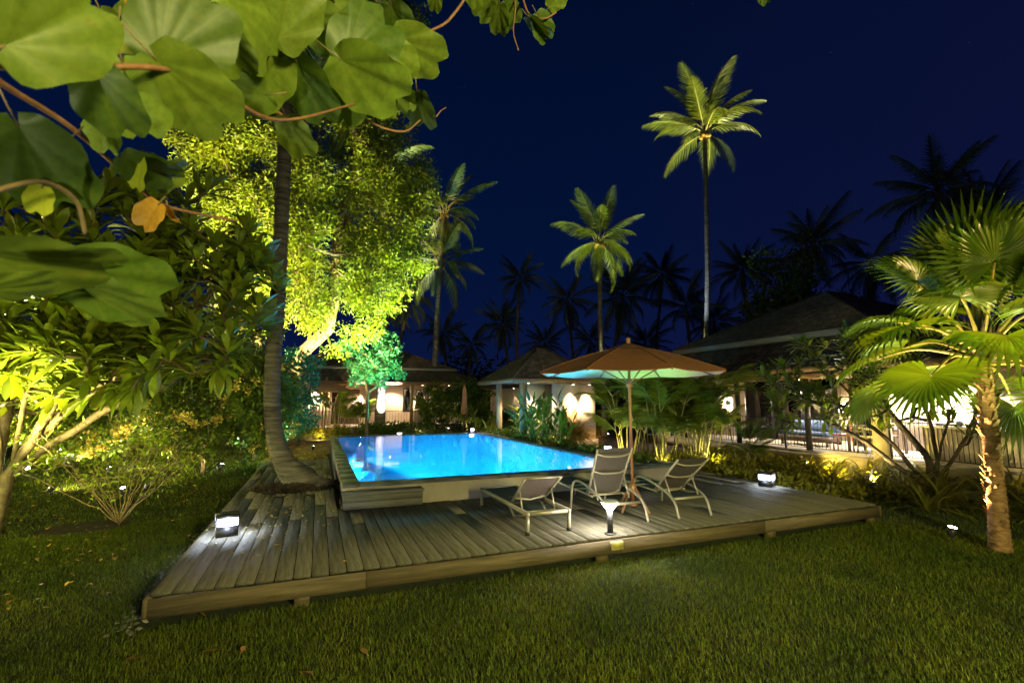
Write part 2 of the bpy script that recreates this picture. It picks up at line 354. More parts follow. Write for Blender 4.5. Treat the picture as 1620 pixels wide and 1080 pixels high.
# ------------------------------------------------------------------ deck
DT = .28
deck = thing('timber_deck', 'weathered grey timber deck wrapping the raised swimming pool', 'deck', (0, 0, 0))
pitch = .155; npl = 60; vars_ = {}
def plank(x0, y0, y1, wd=pitch-.007):
    L = round(y1-y0, 2); key = (L, random.randint(0, 2))
    if key not in vars_:
        b = MB(); h = .028; c = .004; wob = rng.normal(0, .0012, 8)
        b.add([(c, 0, -h), (wd-c, 0, -h), (0, 0, -c), (wd, 0, -c), (c, 0, 0), (wd-c, 0, wob[0]), (c, L, -h), (wd-c, L, -h), (wd*0, L, -c), (wd, L, -c), (c, L, wob[1]), (wd-c, L, 0)],
              [(0, 1, 3, 5, 4, 2), (6, 8, 10, 11, 9, 7), (4, 5, 11, 10), (2, 4, 10, 8), (5, 3, 9, 11), (0, 2, 8, 6), (3, 1, 7, 9), (1, 0, 6, 7)])
        vars_[key] = b.mesh('plank', M['plank'])
    return place('plank', vars_[key], deck, (x0, y0, DT+rng.normal(0, .0015)), (rng.normal(0, .0004), rng.normal(0, .006), rng.normal(0, .0005)))
for i in range(npl):
    x = i*pitch; yb = 2.72
    if x+pitch < 1.64: yb = 9.2
    elif x > 8.2: yb = 5.2
    joints = []; y = 0.012
    lens = [2.3, 2.9] if yb > 3 else []
    cuts = []
    if yb > 3:
        y2 = [2.3, 4.1, 3.2][i % 3]
        while y2 < yb-.8: cuts.append(y2); y2 += 3.9
    elif random.random() < .12: cuts.append([.9, 1.4, 1.8][i % 3])
    ys = [y]+cuts+[yb]
    for a, b in zip(ys[:-1], ys[1:]):
        # root flare of the leaning palm pokes through
        plank(x, a, b-.004)
f_ = MB
for x0, x1 in ((0, 1.72), (1.724, 4.60), (4.604, 6.9), (6.904, 9.3)):
    f_().box(x0, x1, -.035, -.002, .10, .252, ).build('fascia_board', M['fascia'], deck)
for y0, y1 in ((-.035, 3.1), (3.104, 6.2), (6.204, 9.2)):
    f_().box(-.037, -.004, y0, y1, .10, .252).build('fascia_board', M['fascia'], deck)
f_().box(9.302, 9.335, -.035, 5.2, .10, .252).build('fascia_board', M['fascia'], deck)
for x in (1.1, 4.3, 7.0, 9.12): f_().box(x, x+.13, .0, .12, -.02, .20).build('support_post', M['fascia'], deck)
for y in (.5, 1.6, 2.5): f_().box(.1, 9.2, y, y+.05, .12, .245).build('joist', M['stepwood'], deck)
ob = thing('outlet_box', 'small cream outlet box fixed to the deck fascia below the cone lamp', 'outlet box', (4.5, -.035, .2))
MB().box(4.44, 4.60, -.075, -.0355, .155, .245).build('housing', M['yplaster'], ob); MB().box(4.46, 4.58, -.081, -.0755, .175, .232).build('cover', M['ychair'], ob)

# ------------------------------------------------------------------ pool
pool = thing('swimming_pool', 'raised rectangular swimming pool glowing blue with slate coping', 'pool', (1.6, 2.85, 0))
RZ = .60
o = .0
def wall(x0, x1, y0, y1, z0=-.0, z1=RZ-.04): return MB().box(x0, x1, y0, y1, z0, z1)
wall(1.66, 1.845, 2.85, 13.4).build('pool_wall', M['render'], pool); wall(1.8451, 8.2, 2.85, 3.095).build('pool_wall', M['render'], pool)
wall(1.8451, 7.2, 13.155, 13.4).build('pool_wall', M['render'], pool); wall(7.055, 7.2, 3.0951, 13.1549).build('pool_wall', M['render'], pool)
b = MB(); b.box(PX0, PX1, PY0, PY1, -1.1, RZ-.045); V = b.v[0]; b.q = [q_[1:2]*0+q_[[0]] if False else q_[[0, 2, 3, 4, 5]][:, ::-1] for q_ in b.q]; b.qm = [np.zeros(5, int)]
b.build('basin', M['tile'], pool)
# coping slabs
def slab(x0, x1, y0, y1): MB().box(x0, x1, y0, y1, RZ-.04, RZ+rng.normal(0, .001)).build('coping_slab', M['coping'], pool)
y = 2.82
while y < 13.4: slab(1.62, 1.87, y, min(y+.597, 13.42)); y += .6
x = 1.873
while x < 7.3: slab(x, min(x+.597, 7.33), 2.82, 3.105); x += .6
x = 1.873
while x < 7.3: slab(x, min(x+.597, 7.33), 13.145, 13.42); x += .6
y = 3.108
while y < 13.1: slab(7.03, 7.33, y, min(y+.597, 13.142)); y += .6
MB().add([(PX0, PY0, RZ-.012), (PX1, PY0, RZ-.012), (PX1, PY1, RZ-.012), (PX0, PY1, RZ-.012)], np.array([[0, 1, 2, 3]])).build('water', M['water'], pool)
# submerged entry steps at the far left
for k in range(3): MB().box(1.86, 3.1-.3*k, 12.1+.3*k, 13.14, -1.0, -.55+.3*k).build('pool_step', M['tile'], pool)
# underwater lights on the left wall and on the near wall
PC = (.35, .80, 1.0)
def area(name, loc, target, power, color, s):
    l = bpy.data.lights.new(name, 'AREA'); l.energy = power; l.color = color; l.size = s; l.shape = 'DISK'; l.spread = R(115)
    o = bpy.data.objects.new(name, l); col.objects.link(o); o.location = loc
    o.rotation_euler = (Vector(target)-Vector(loc)).to_track_quat('-Z', 'Y').to_euler(); return o
PW = 62
PL = MB().lathe([(.10, -.012), (.10, .012), (.085, .016)], (0, 0, 0), 14).mesh('pool_light', M['glow'])
for y in (4.1, 7.0, 10.2, 12.0):
    place('pool_light', PL, pool, (PX0+.02-pool.location[0], y-pool.location[1], .15), (0, pi/2, 0))
    area('pool_lamp', (PX0+.06, y, .10), (PX0+1.9, y, -1.1), PW*2.0, PC, .18)
for x in (3.2, 5.6):
    place('pool_light', PL, pool, (x-pool.location[0], PY0+.02-pool.location[1], .05), (-pi/2, 0, 0))
    area('pool_lamp', (x, PY0+.06, .05), (x, PY0+3, -1.1), PW*.7, PC, .18)
area('pool_lamp', (4.5, PY1-.06, .1), (4.5, PY1-3, -1.0), PW*.8, PC, .18)
# step box in front of the pool
st = thing('timber_step', 'low boxed timber step against the front wall of the pool', 'step', (1.62, 2.5, DT))
MB().box(1.60, 2.80, 2.56, 2.845, DT+.21, DT+.235).build('tread', M['stepwood'], st)
for z in (.005, .11): MB().box(1.62, 2.78, 2.585, 2.61, DT+z, DT+z+.098).build('riser_board', M['stepwood'], st)
MB().box(1.62, 1.645, 2.612, 2.84, DT+.005, DT+.208).build('side_panel', M['stepwood'], st); MB().box(2.755, 2.78, 2.612, 2.84, DT+.005, DT+.208).build('side_panel', M['stepwood'], st)
# raised planter bed right of the pool
bed = thing('raised_planter', 'raised stone planter beside the right side of the pool', 'planter', (7.34, 2.85, 0))
MB().box(7.34, 8.2, 3.1, 16, 0, RZ-.06).build('soil_fill', M['soil'], bed); MB().box(7.335, 8.25, 2.82, 3.097, RZ-.0399, RZ).build('coping', M['coping'], bed)
MB().box(8.2025, 8.32, 2.85, 16, 0, RZ-.04).build('side_wall', M['render'], bed)
MB().box(7.36, 8.1, 4.35, 4.95, RZ-.0595, RZ-.01).build('paving_slab', M['concrete'], bed)

# ------------------------------------------------------------------ lamps on the deck
def cone_bollard(loc, label, power):
    t = thing('bollard_light', label, 'bollard light', loc, 'cone topped bollard lights')
    x, y, z = loc
    MB().lathe([(.068, 0), (.068, .012), (.045, .018)], loc, 20).build('base', M['dark'], t)
    MB().lathe([(.036, .0185), (.036, .27), (.03, .275)], loc, 16).build('post', M['dark'], t, True)
    MB().lathe([(.034, .2755), (.045, .29), (.098, .355), (.098, .36)], loc, 20).build('lamp_head', M['glow'], t)
    MB().lathe([(.104, .361), (.104, .385), (.09, .392)], loc, 20).build('cap', M['glassgrey'] if 'glassgrey' in M else M['white'], t)
    for a in np.arange(5)*2*pi/5: pass
    for k in range(6):
        a = k*pi/3+.3; point('bollard_lamp', (x+.12*cos(a), y+.12*sin(a), z+.30), power/6, (1, .93, .80), .03)
    return t
bl = cone_bollard((4.55, .12, DT), 'black bollard light with a glowing white cone on the front deck edge', 22)
def lantern(loc, rz, label, power, s=.27):
    t = thing('deck_lantern', label, 'lantern', loc, 'square lantern lights on the deck'); t.rotation_euler = (0, 0, 0)
    x, y, z = loc
    MB().cbox((x, y, z+s*.24), (s*.92, s*.92, s*.48), rz).build('base', M['dark'], t)
    MB().cbox((x, y, z+s*.92), (s, s, s*.13), rz).build('cap', M['dark'], t)
    c_, s_ = cos(rz), sin(rz)
    for a in (-.46, .46):
        for b in (-.46, .46): MB().cbox((x+s*(a*c_-b*s_), y+s*(a*s_+b*c_), z+s*.665), (s*.055, s*.055, s*.37), rz).build('corner_bar', M['dark'], t)
    for dx, dy in ((0, -1), (0, 1), (-1, 0), (1, 0)):
        X, Y = dx*.43, dy*.43
        MB().cbox((x+s*(X*c_-Y*s_), y+s*(X*s_+Y*c_), z+s*.665), (s*(.8 if dy else .02), s*(.8 if dx else .02), s*.365), rz).build('lit_panel', M['glowb'], t)
        MB().cbox((x+s*(X*1.04*c_-Y*1.04*s_), y+s*(X*1.04*s_+Y*1.04*c_), z+s*.665), (s*.03, s*.03, s*.365), rz).build('glazing_bar', M['dark'], t)
        point('lantern_lamp', (x+s*.75*(dx*c_-dy*s_), y+s*.75*(dx*s_+dy*c_), z+s*.62), power/4, (.70, .80, 1), .05)
    return t
lantern((.27, 1.80, DT), R(12), 'square black lantern with white lit panes on the left deck edge', 14, .25)
lantern((9.08, 1.78, DT), R(22), 'square black lantern with white lit panes on the right deck edge by the plants', 9, .25)
def cube_light(loc, label, power, s=.11):
    t = thing('cube_light', label, 'cube light', loc, 'small cube lights by the pool'); x, y, z = loc
    MB().cbox((x, y, z+s*.5), (s*.9, s*.9, s), 0).build('base', M['dark'], t); MB().cbox((x, y, z+s*1.5), (s, s, s), 0).build('lit_head', M['glowb'], t)
    MB().cbox((x, y, z+s*2.06), (s*1.05, s*1.05, s*.1), 0).build('cap', M['dark'], t)
    point('cube_lamp', (x-s*.9, y-s*.9, z+s*1.5), power, (.75, .82, 1), .05); return t
cube_light((7.44, 4.60, RZ), 'small cube light on the pool edge beside the tall backed lounger', 3)
cube_light((6.95, 13.55, .55), 'small cube light beyond the far right corner of the pool', 3, .10)
q = G(617, 688, .0)
fb = cone_bollard((q[0]*.93, 16.2, .1), 'distant cone bollard light standing behind the far pool edge', 6); fb.scale = (1, 1, 1)

# ------------------------------------------------------------------ loungers
def sling(b, p00, p01, p11, p10, sag=.02, n=6, mi=0):
    """double sided cloth panel between four corners, sagging between the side rails"""
    p00, p01, p11, p10 = map(np.array, (p00, p01, p11, p10)); nrm = np.cross(p10-p00, p01-p00); nrm /= np.linalg.norm(nrm)
    V = []
    for th in (0, -.006):
        for i in range(n+1):
            for j in range(n+1):
                u, v = i/n, j/n; p = p00*(1-u)*(1-v)+p10*u*(1-v)+p11*u*v+p01*(1-u)*v
                V.append(p+nrm*(th-sag*4*u*(1-u)*(.5+2*v*(1-v))))
    Fs = []; m = (n+1)**2
    for i in range(n):
        for j in range(n):
            a = i*(n+1)+j; Fs.append((a, a+1, a+n+2, a+n+1)); Fs.append((m+a, m+a+n+1, m+a+n+2, m+a+1))
    b.add(V, np.array(Fs), mi); return b
def lounger_straight(loc, label):
    t = thing('sun_lounger', label, 'sun lounger', loc, 'sun loungers in front of the pool')
    X, Y, Z = loc; W, L, H = .60, 1.80, .26
    def P(x, y, z): return (X+x, Y+y, Z+z)
    def bar(a, b, r=.022, name='frame_rail', sq=True): MB().tube([a, (np.array(a)+np.array(b))/2, b], r, 4 if sq else 8, sq=sq).build(name, M['alum'], t)
    for x in (.02, W-.02):
        bar(P(x, 0, H-.02), P(x, L, H-.02), .028)
        for y in (.022, L-.022): bar(P(x, y, 0), P(x, y, H-.042), .026, 'leg')
    for y in (.022, L-.022): bar(P(.045, y, H-.02), P(W-.045, y, H-.02), .027, 'cross_rail')
    bar(P(.05, .75, H-.03), P(W-.05, .75, H-.03), .016, 'cross_rail'); bar(P(.05, 1.05, H-.03), P(W-.05, 1.05, H-.03), .016, 'cross_rail')
    bar(P(.05, .55, .10), P(W-.05, .55, .10), .016, 'stretcher')
    for x in (.06, W-.06): bar(P(x, .55, .10), P(x, .78, H-.03), .014, 'strut', False)
    for x in (.02, W-.02): MB().tube([P(x, .02, -.0), P(x, .0201, .035)], .03, 10).build('rubber_foot', M['rubber'], t)
    sling(MB(), P(.05, .66, H-.01), P(.05, L-.03, H-.01), P(W-.05, L-.03, H-.01), P(W-.05, .66, H-.01), .012).build('seat_sling', M['sling2'], t)
    a0, a1 = (.66, H), (.16, H+.37)
    hx = .075
    for x in (hx, W-hx): bar(P(x, a0[0], a0[1]), P(x+(-.03 if x < .3 else .03)*1, a1[0], a1[1]), .016, 'back_rail', False)
    bar(P(hx-.03, a1[0], a1[1]), P(W-hx+.03, a1[0], a1[1]), .014, 'back_top_bar', False)
    c = MB(); c.tube([P(hx, .59, H+.06), P(W/2, .57, H+.03), P(W-hx, .59, H+.06)], .013, 8); c.build('back_bow', M['alum'], t)
    sling(MB(), P(hx+.005, a0[0]-.03, a0[1]+.03), P(hx-.022, a1[0], a1[1]), P(W-hx+.022, a1[0], a1[1]), P(W-hx-.005, a0[0]-.03, a0[1]+.03), .03).build('back_sling', M['sling'], t)
    for x in (hx, W-hx): bar(P(x, .40, H+.2), P(x+.0, .30, .20), .011, 'back_support', False)
    bar(P(hx, .30, .20), P(W-hx, .30, .20), .011, 'back_support_bar', False)
    return t
lounger_straight((3.585, .42, DT), 'low sun lounger with a square straight framed base, left of the umbrella')
def bez(pts, n=10):
    P = np.array(pts, float); out = []
    P = np.vstack([2*P[0]-P[1], P, 2*P[-1]-P[-2]])
    for i in range(1, len(P)-2):
        for k in range(n):
            s = k/n; out.append(.5*((2*P[i])+(-P[i-1]+P[i+1])*s+(2*P[i-1]-5*P[i]+4*P[i+1]-P[i+2])*s*s+(-P[i-1]+3*P[i]-3*P[i+1]+P[i+2])*s**3))
    out.append(P[-2]); return np.array(out)
def lounger_curved(loc, label, hy, top, W=.60):
    """hoop legged chaise; hy = hinge distance, top = (y, z) of the head rail"""
    t = thing('sun_lounger', label, 'sun lounger', loc, 'sun loungers in front of the pool')
    X, Y, Z = loc
    def P(x, y, z): return (X+x, Y+y, Z+z)
    for x in (.02, W-.02):
        MB().tube(bez([P(x, -.03, 0), P(x, .05, .20), P(x, .22, .31), P(x, .62, .42), P(x, .86, .43), P(x, .97, .32), P(x, 1.02, .0)]), .017, 8).build('hoop_leg', M['alum'], t, True)
        MB().tube(bez([P(x+(.03 if x < .3 else -.03), .45, .28), P(x+(.03 if x < .3 else -.03), 1.1, .30), P(x+(.03 if x < .3 else -.03), 1.75, .32), P(x+(.03 if x < .3 else -.03), 2.05, .25)]), .016, 8).build('seat_rail', M['alum'], t, True)
        MB().tube(bez([P(x, 1.78, .31), P(x, 1.88, .2), P(x, 1.95, 0)]), .016, 8).build('leg', M['alum'], t, True)
    def bar(a, b, r=.014, nm='cross_bar'): MB().tube([a, b], r, 8).build(nm, M['alum'], t, True)
    bar(P(.02, .10, .235), P(W-.02, .10, .235), .019); bar(P(.05, .5, .285), P(W-.05, .5, .285)); bar(P(.05, 1.2, .30), P(W-.05, 1.2, .30)); bar(P(.02, 1.9, .15), P(W-.02, 1.9, .15))
    bar(P(.02, .90, .30), P(W-.02, .90, .30))
    sling(MB(), P(.05, hy, .30), P(.05, 2.0, .30), P(W-.05, 2.0, .30), P(W-.05, hy, .30), .015).build('seat_sling', M['sling2'], t)
    a = (hy, .29); ty, tz = top; x0, x1 = .06, W-.06
    for x, dx in ((x0, -.03), (x1, .03)): bar(P(x, *a), P(x+dx, ty, tz), .016, 'back_rail')
    for k in (.06, .52, .90):
        yy, zz = a[0]+(ty-a[0])*k, a[1]+(tz-a[1])*k
        MB().tube(bez([P(x0-.03*k, yy, zz), P(x0+.12, yy-.03, zz-.035), P(x1-.12, yy-.03, zz-.035), P(x1+.03*k, yy, zz)], 5), .012, 8).build('back_bow', M['alum'], t, True)
    sling(MB(), P(x0+.01, *a), P(x0-.025, ty, tz), P(x1+.025, ty, tz), P(x1-.01, *a), .025).build('back_sling', M['sling2'], t)
    k = .42; yy, zz = a[0]+(ty-a[0])*k, a[1]+(tz-a[1])*k
    for x in (x0, x1): bar(P(x, yy, zz), P(x, yy-.12, .25), .011, 'back_support'); bar(P(x, yy+.01, zz), P(x, yy+.2, .28), .009, 'back_support')
    return t
lounger_curved((4.73, .44, DT), 'tall backed hoop framed sun lounger directly behind the cone bollard light', .58, (.27, .93), .62)
lounger_curved((5.80, .42, DT), 'hoop framed sun lounger with reclined dark back, right of the umbrella pole', .52, (-.04, .78), .60)

# ------------------------------------------------------------------ big umbrella
UX, UY = 5.53, 1.02
um = thing('patio_umbrella', 'large open terracotta umbrella on a wooden pole beside the loungers', 'umbrella', (UX, UY, DT))
MB().tube([(UX, UY, DT+.1), (UX, UY, 2.66)], .021, 12).build('pole', M['umbwood'], um, True)
MB().lathe([(.02, 2.70), (.035, 2.715), (.037, 2.74), (.028, 2.755), (.036, 2.77), (.034, 2.80), (.012, 2.815)], (UX, UY, 0), 14).build('finial', M['umbwood'], um, True)
MB().lathe([(.024, 2.06), (.045, 2.07), (.045, 2.13), (.024, 2.14)], (UX, UY, 0), 12).build('runner', M['umbwood'], um)
RR, ZR, ZT, A0 = 1.36, 2.275, 2.70, R(32)
ring = [(UX+RR*cos(A0+k*pi/4), UY+RR*sin(A0+k*pi/4), ZR) for k in range(8)]
ptop = np.array((UX, UY, ZT))
for k in range(8):
    a, b = np.array(ring[k]), np.array(ring[(k+1) % 8]); nn = 6; rows = []
    for i in range(nn+1):
        s = i/nn; A_, B_ = ptop+(a-ptop)*s, ptop+(b-ptop)*s
        rows.append([A_*(1-j/4)+B_*j/4+np.array((0, 0, -.028*s*4*(j/4)*(1-j/4)*1.0+.035*sin(pi*s))) for j in range(5)])
    V = np.array(rows).reshape(-1, 3); Fq = np.array([(i*5+j, (i+1)*5+j, (i+1)*5+j+1, i*5+j+1) for i in range(nn) for j in range(4)])
    c = MB(); c.add(V, Fq, 0); c.add(V-np.array((0, 0, .004)), Fq[:, ::-1], 1); 
    e_ = np.array([rows[-1][j] for j in range(5)]); c.add(np.concatenate([e_+(0, 0, .0), e_-(0, 0, .012)]), np.array([(j, j+5, j+6, j+1) for j in range(4)]), 0)
    c.build('canopy_panel', [M['canopy'], M['canopyw']], um)
    MB().tube([ptop+(a-ptop)*s_+np.array((0, 0, .035*sin(pi*s_)+.004)) for s_ in np.linspace(.02, 1, 7)], .006, 5).build('seam', M['canopy'], um)
    d = a-ptop; rib = [ptop+(0, 0, -.02), ptop+d*.5+(0, 0, .012), ptop+d*.995+(0, 0, -.022)]
    MB().tube(rib, .0105, 6).build('rib', M['umbwood'], um)
    MB().tube([(UX, UY, 2.10), tuple(ptop+d*.52+(0, 0, .0))], .009, 6).build('strut', M['umbwood'], um)
# small vent cap
ring2 = [(UX+.34*cos(A0+k*pi/4), UY+.34*sin(A0+k*pi/4), 2.625) for k in range(8)]
MB().add(ring2+[(UX, UY, 2.735)], np.array([(k, (k+1) % 8, 8) for k in range(8)])).build('vent_cap', M['canopy'], um)
MB().lathe([(.05, .26), (.055, .27), (.055, .37), (.03, .40)], (UX, UY, DT), 10).build('stand_hub', M['umbwood'], um)
for k in range(4):
    a = R(20+90*k); c_, s_ = cos(a), sin(a)
    MB().tube([(UX+.04*c_, UY+.04*s_, DT+.34), (UX+.27*c_, UY+.27*s_, DT+.01)], .02, 4, sq=True).build('stand_leg', M['umbwood'], um)
MB().lathe([(.06, .08), (.065, .1), (.03, .13)], (UX, UY, DT), 10).build('stand_brace', M['umbwood'], um)

# ================================================================== BUILDINGS
def frustum_roof(t, x0, x1, y0, y1, z0, ix, iy, z1, rows, m=None, top=True, name='roof'):
    """hip roof skirt from the eave rectangle up to an inset rectangle, covered in shingle courses"""
    a = [(x0, y0, z0), (x1, y0, z0), (x1, y1, z0), (x0, y1, z0)]
    b = [(x0+ix, y0+iy, z1), (x1-ix, y0+iy, z1), (x1-ix, y1-iy, z1), (x0+ix, y1-iy, z1)]
    r = MB(); r.add(a+b, [(0, 1, 5, 4), (1, 2, 6, 5), (2, 3, 7, 6), (3, 0, 4, 7), (0, 3, 2, 1)]+([(4, 5, 6, 7)] if top else []))
    ro = r.build(name, M['shingle'], t)
    s = MB()
    for k in range(4):
        A, B, C, Dd = map(np.array, (a[k], a[(k+1) % 4], b[(k+1) % 4], b[k])); n = np.cross(B-A, Dd-A); n /= np.linalg.norm(n)
        for i in range(rows):
            v0, v1 = i/rows, (i+1.25)/rows; v1 = min(v1, 1)
            p, q_ = A+(Dd-A)*v0, B+(C-B)*v0; p1, q1 = A+(Dd-A)*v1, B+(C-B)*v1
            L = np.linalg.norm(q_-p); m_ = max(2, int(L/.2)); 
            e0 = np.sort(np.clip((np.arange(m_+1)+rng.normal(0, .08, m_+1)+(.5 if i % 2 else 0))/m_, 0, 1)); e0[0] = 0; e0[-1] = 1
            for j in range(m_):
                if e0[j+1]-e0[j] < .002: continue
                lift = .022+rng.random()*.012; u0, u1 = e0[j]+.004/L*2, e0[j+1]
                P0, P1 = p+(q_-p)*u0, p+(q_-p)*u1; P2, P3 = p1+(q1-p1)*u1, p1+(q1-p1)*u0
                dn = (A-Dd)/np.linalg.norm(A-Dd)*rng.random()*.02
                s.add([P0+n*lift+dn, P1+n*lift+dn, P2+n*.006, P3+n*.006, P0+dn+n*.002, P1+dn+n*.002], np.array([(0, 1, 2, 3), (4, 5, 1, 0)]))
    so_ = s.build('shingles', M['shingle'], ro, kind='stuff')
    return ro
def hip_caps(t, pts, m='shingle'):
    for a, b in pts: MB().tube([a, b], .05, 5).build('hip_cap', M[m], t)

# --- open villa right
vl = thing('villa', 'large villa with two tiered shingle roof and open veranda on the right', 'villa', (14.7, 7, 0))
FL = .40
MB().box(14.7, 24, -1.5, 12.5, 0, FL-.06).build('plinth', M['yplaster'], vl)
MB().box(14.62, 24, -1.5, 12.55, FL-.0599, FL).build('floor_slab', M['concrete'], vl)
frustum_roof(vl, 14.05, 25, .6, 13.2, 2.78, 1.6, 1.6, 3.86, 9, name='lower_roof')
for x0, x1, y0, y1 in ((14.0, 14.048, .55, 13.25), (14.05, 25, .55, .598)): MB().box(x0, x1, y0, y1, 2.66, 2.80).build('eave_board', M['timber'], vl)
frustum_roof(vl, 15.2, 24.4, 3.3, 11.3, 3.93, 3.9, 3.9, 5.95, 20, name='upper_roof')
MB().box(15.14, 15.198, 3.25, 11.35, 3.76, 3.95).build('eave_board', M['rfascia'], vl); MB().box(15.2, 24.4, 3.25, 3.298, 3.76, 3.95).build('eave_board', M['rfascia'], vl); MB().box(15.2, 24.4, 11.302, 11.35, 3.76, 3.95).build('eave_board', M['rfascia'], vl)
hip_caps(vl, [((15.2, 3.3, 3.97), (19.1, 7.2, 5.98)), ((15.2, 11.3, 3.97), (19.1, 7.4, 5.98)), ((19.1, 7.2, 5.98), (20.5, 7.2, 5.98))])
MB().box(14.65, 14.85, .8, 12.9, 2.50, 2.658).build('beam', M['timber'], vl)
MB().box(14.86, 23, .8, 12.9, 2.60, 2.65).build('ceiling', M['timber'], vl)
for y in (5.05, 7.6, 10.2): MB().box(14.68, 14.80, y, y+.12, FL, 2.50).build('post', M['dark'], vl)
MB().box(14.60, 14.9, 2.95, 3.25, 0, 2.50).build('pillar', M['yplaster'], vl)
MB().box(14.60, 14.9, -.5, -.2, 0, 2.50).build('pillar', M['yplaster'], vl)
# rear wall pieces
MB().box(17.2, 17.35, 9.6, 12.6, FL, 2.60).build('wall', M['plaster'], vl)
MB().box(17.2, 17.35, 1.0, 4.7, FL, 2.60).build('wall', M['plaster'], vl)
MB().box(14.9, 17.2, 12.3, 12.45, FL, 2.60).build('wall', M['plaster'], vl)
MB().box(14.72, 15.0, 9.2+2.0, 12.3, FL, 2.50).build('wall', M['plaster'], vl)
MB().box(19.0, 19.1, -1, 12, FL, 2.60).build('inner_wall', M['plaster'], vl)
for y in (4.7, 5.9, 7.1, 8.3, 9.5): MB().box(17.18, 17.30, y, y+.08, FL, 2.60).build('door_frame', M['dark'], vl)
for y in (4.79, 5.99, 7.19, 8.39): MB().box(17.235, 17.25, y, y+1.10, FL+.02, 2.58).build('glass_pane', M['glass'], vl)
for y0, y1 in ((4.8, 5.7), (6.6, 7.6), (7.7, 9.5)):
    c = MB(); ys = np.arange(y0, y1, .035); Xc = 17.5+.04*np.sin(ys*60)+.01*rng.normal(size=len(ys))
    V = np.concatenate([np.stack([Xc, ys, np.full(len(ys), z)], 1) for z in (FL+.02, 2.55)]); k = len(ys)
    c.add(V, np.array([(i, i+1, k+i+1, k+i) for i in range(k-1)])); c.build('curtain', M['curtain'], vl)
# near low counter wall at the right end
MB().box(14.75, 14.9, .2, 2.2, FL, 1.22).build('counter_wall', M['plaster'], vl); MB().box(14.68, 15.3, .15, 2.25, 1.2201, 1.27).build('counter_top', M['white'], vl)
# railing
def rail(t, p0, p1, z, h=.92, gap=.11, posts=2.2):
    p0, p1 = np.array(p0, float), np.array(p1, float); d = p1-p0; L = np.linalg.norm(d); d /= L
    a0, a1 = (*p0, z+h), (*p1, z+h)
    MB().tube([a0, a1], .018, 4, sq=True).build('handrail', M['railing'], t); MB().tube([(*p0, z+.08), (*p1, z+.08)], .014, 4, sq=True).build('bottom_rail', M['railing'], t)
    me = MB().box(-.006, .006, -.006, .006, .08, h).mesh('baluster', M['railing'])
    k = int(L/gap)
    for i in range(1, k):
        p = p0+d*L*i/k; place('baluster', me, t, (p[0]-t.location[0], p[1]-t.location[1], z-t.location[2]))
    k = max(1, int(L/posts))
    for i in range(k+1):
        p = p0+d*L*i/k; MB().box(p[0]-.02, p[0]+.02, p[1]-.02, p[1]+.02, z, z+h+.02).build('rail_post', M['railing'], t)
rl = thing('veranda_railing', 'black bar railing along the veranda edge of the large villa', 'railing', (14.72, 7, FL))
rail(rl, (14.72, 3.26), (14.72, 11.1), FL)
rl2 = thing('veranda_railing', 'short black bar railing between the yellow pillar and the villa counter', 'railing', (14.72, 2.5, FL))
rail(rl2, (14.72, .2), (14.72, 2.9), FL, .92, .09)
# furniture on the veranda
def chair(loc, rz, label, ms, mc, cat='chair', arms=False, group='chairs on the verandas'):
    t = thing('veranda_chair', label, cat, (0, 0, 0), group)
    for x in (-.21, .21):
        for y in (-.2, .2): MB().tube([(x, y, 0), (x*.92, y*.92, .44)], .018, 6).build('leg', ms, t)
    MB().box(-.24, .24, -.23, .23, .44, .48).build('seat', mc, t)
    for x in (-.21, .21): MB().tube([(x, .21, .46), (x, .29, .92)], .017, 6).build('back_post', ms, t)
    for z in (.62, .74, .86): MB().box(-.20, .20, .235+(z-.6)*.17, .252+(z-.6)*.17, z-.03, z+.03).build('back_slat', mc, t)
    if arms:
        for x in (-.25, .25): MB().box(x-.025, x+.025, -.2, .24, .66, .69).build('arm', ms, t)
    t.location = loc; t.rotation_euler = (0, 0, rz); return t
def table(loc, d, label, m, name='veranda_table'):
    t = thing(name, label, 'table', (0, 0, 0)); a, b, h = d
    MB().box(-a/2, a/2, -b/2, b/2, h-.04, h).build('tabletop', m, t)
    for x in (-1, 1):
        for y in (-1, 1): MB().box(x*(a/2-.06)-.03, x*(a/2-.06)+.03, y*(b/2-.06)-.03, y*(b/2-.06)+.03, 0, h-.041).build('leg', m, t)
    t.location = loc; return t
chair((15.55, 4.65, FL), R(200), 'orange wooden chair behind the villa railing near the dark post', M['red'], M['red'])
chair((15.25, 3.75, FL), R(60), 'yellow metal armchair beside the table behind the villa railing', M['ychair'], M['ychair'], arms=True)
chair((16.4, 4.0, FL), R(-90), 'dark wooden chair at the far side of the villa veranda table', M['wood2'], M['wood2'])
table((15.9, 3.95, FL), (.8, 1.2, .74), 'dark wooden dining table on the veranda of the large villa', M['wood2'])
chair((15.4, 1.9, FL), R(100), 'black slatted chair right of the yellow villa pillar', M['dark'], M['dark'])
ben = thing('outdoor_sofa', 'low dark sofa with blue cushions under the villa curtains', 'sofa', (16.2, 6.2, FL))
MB().box(15.9, 16.6, 5.4, 7.1, FL+.15, FL+.32).build('seat_base', M['wood2'], ben); MB().box(15.92, 16.5, 5.45, 7.05, FL+.321, FL+.45).build('cushion', M['cushion'], ben); MB().box(16.5, 16.62, 5.4, 7.1, FL+.32, FL+.8).build('backrest', M['cushion'], ben)
for y in (5.45, 7.0): MB().box(15.95, 16.0, y-.03, y+.03, FL, FL+.15).build('leg', M['wood2'], ben)
bt = thing('blue_bottle', 'bright blue bottle standing on the white villa counter', 'bottle', (14.9, 1.25, 1.27))
MB().lathe([(.05, 0), (.052, .02), (.052, .16), (.018, .2), (.018, .25)], (14.9, 1.25, 1.271), 12).build('body', M['blue'], bt, True)
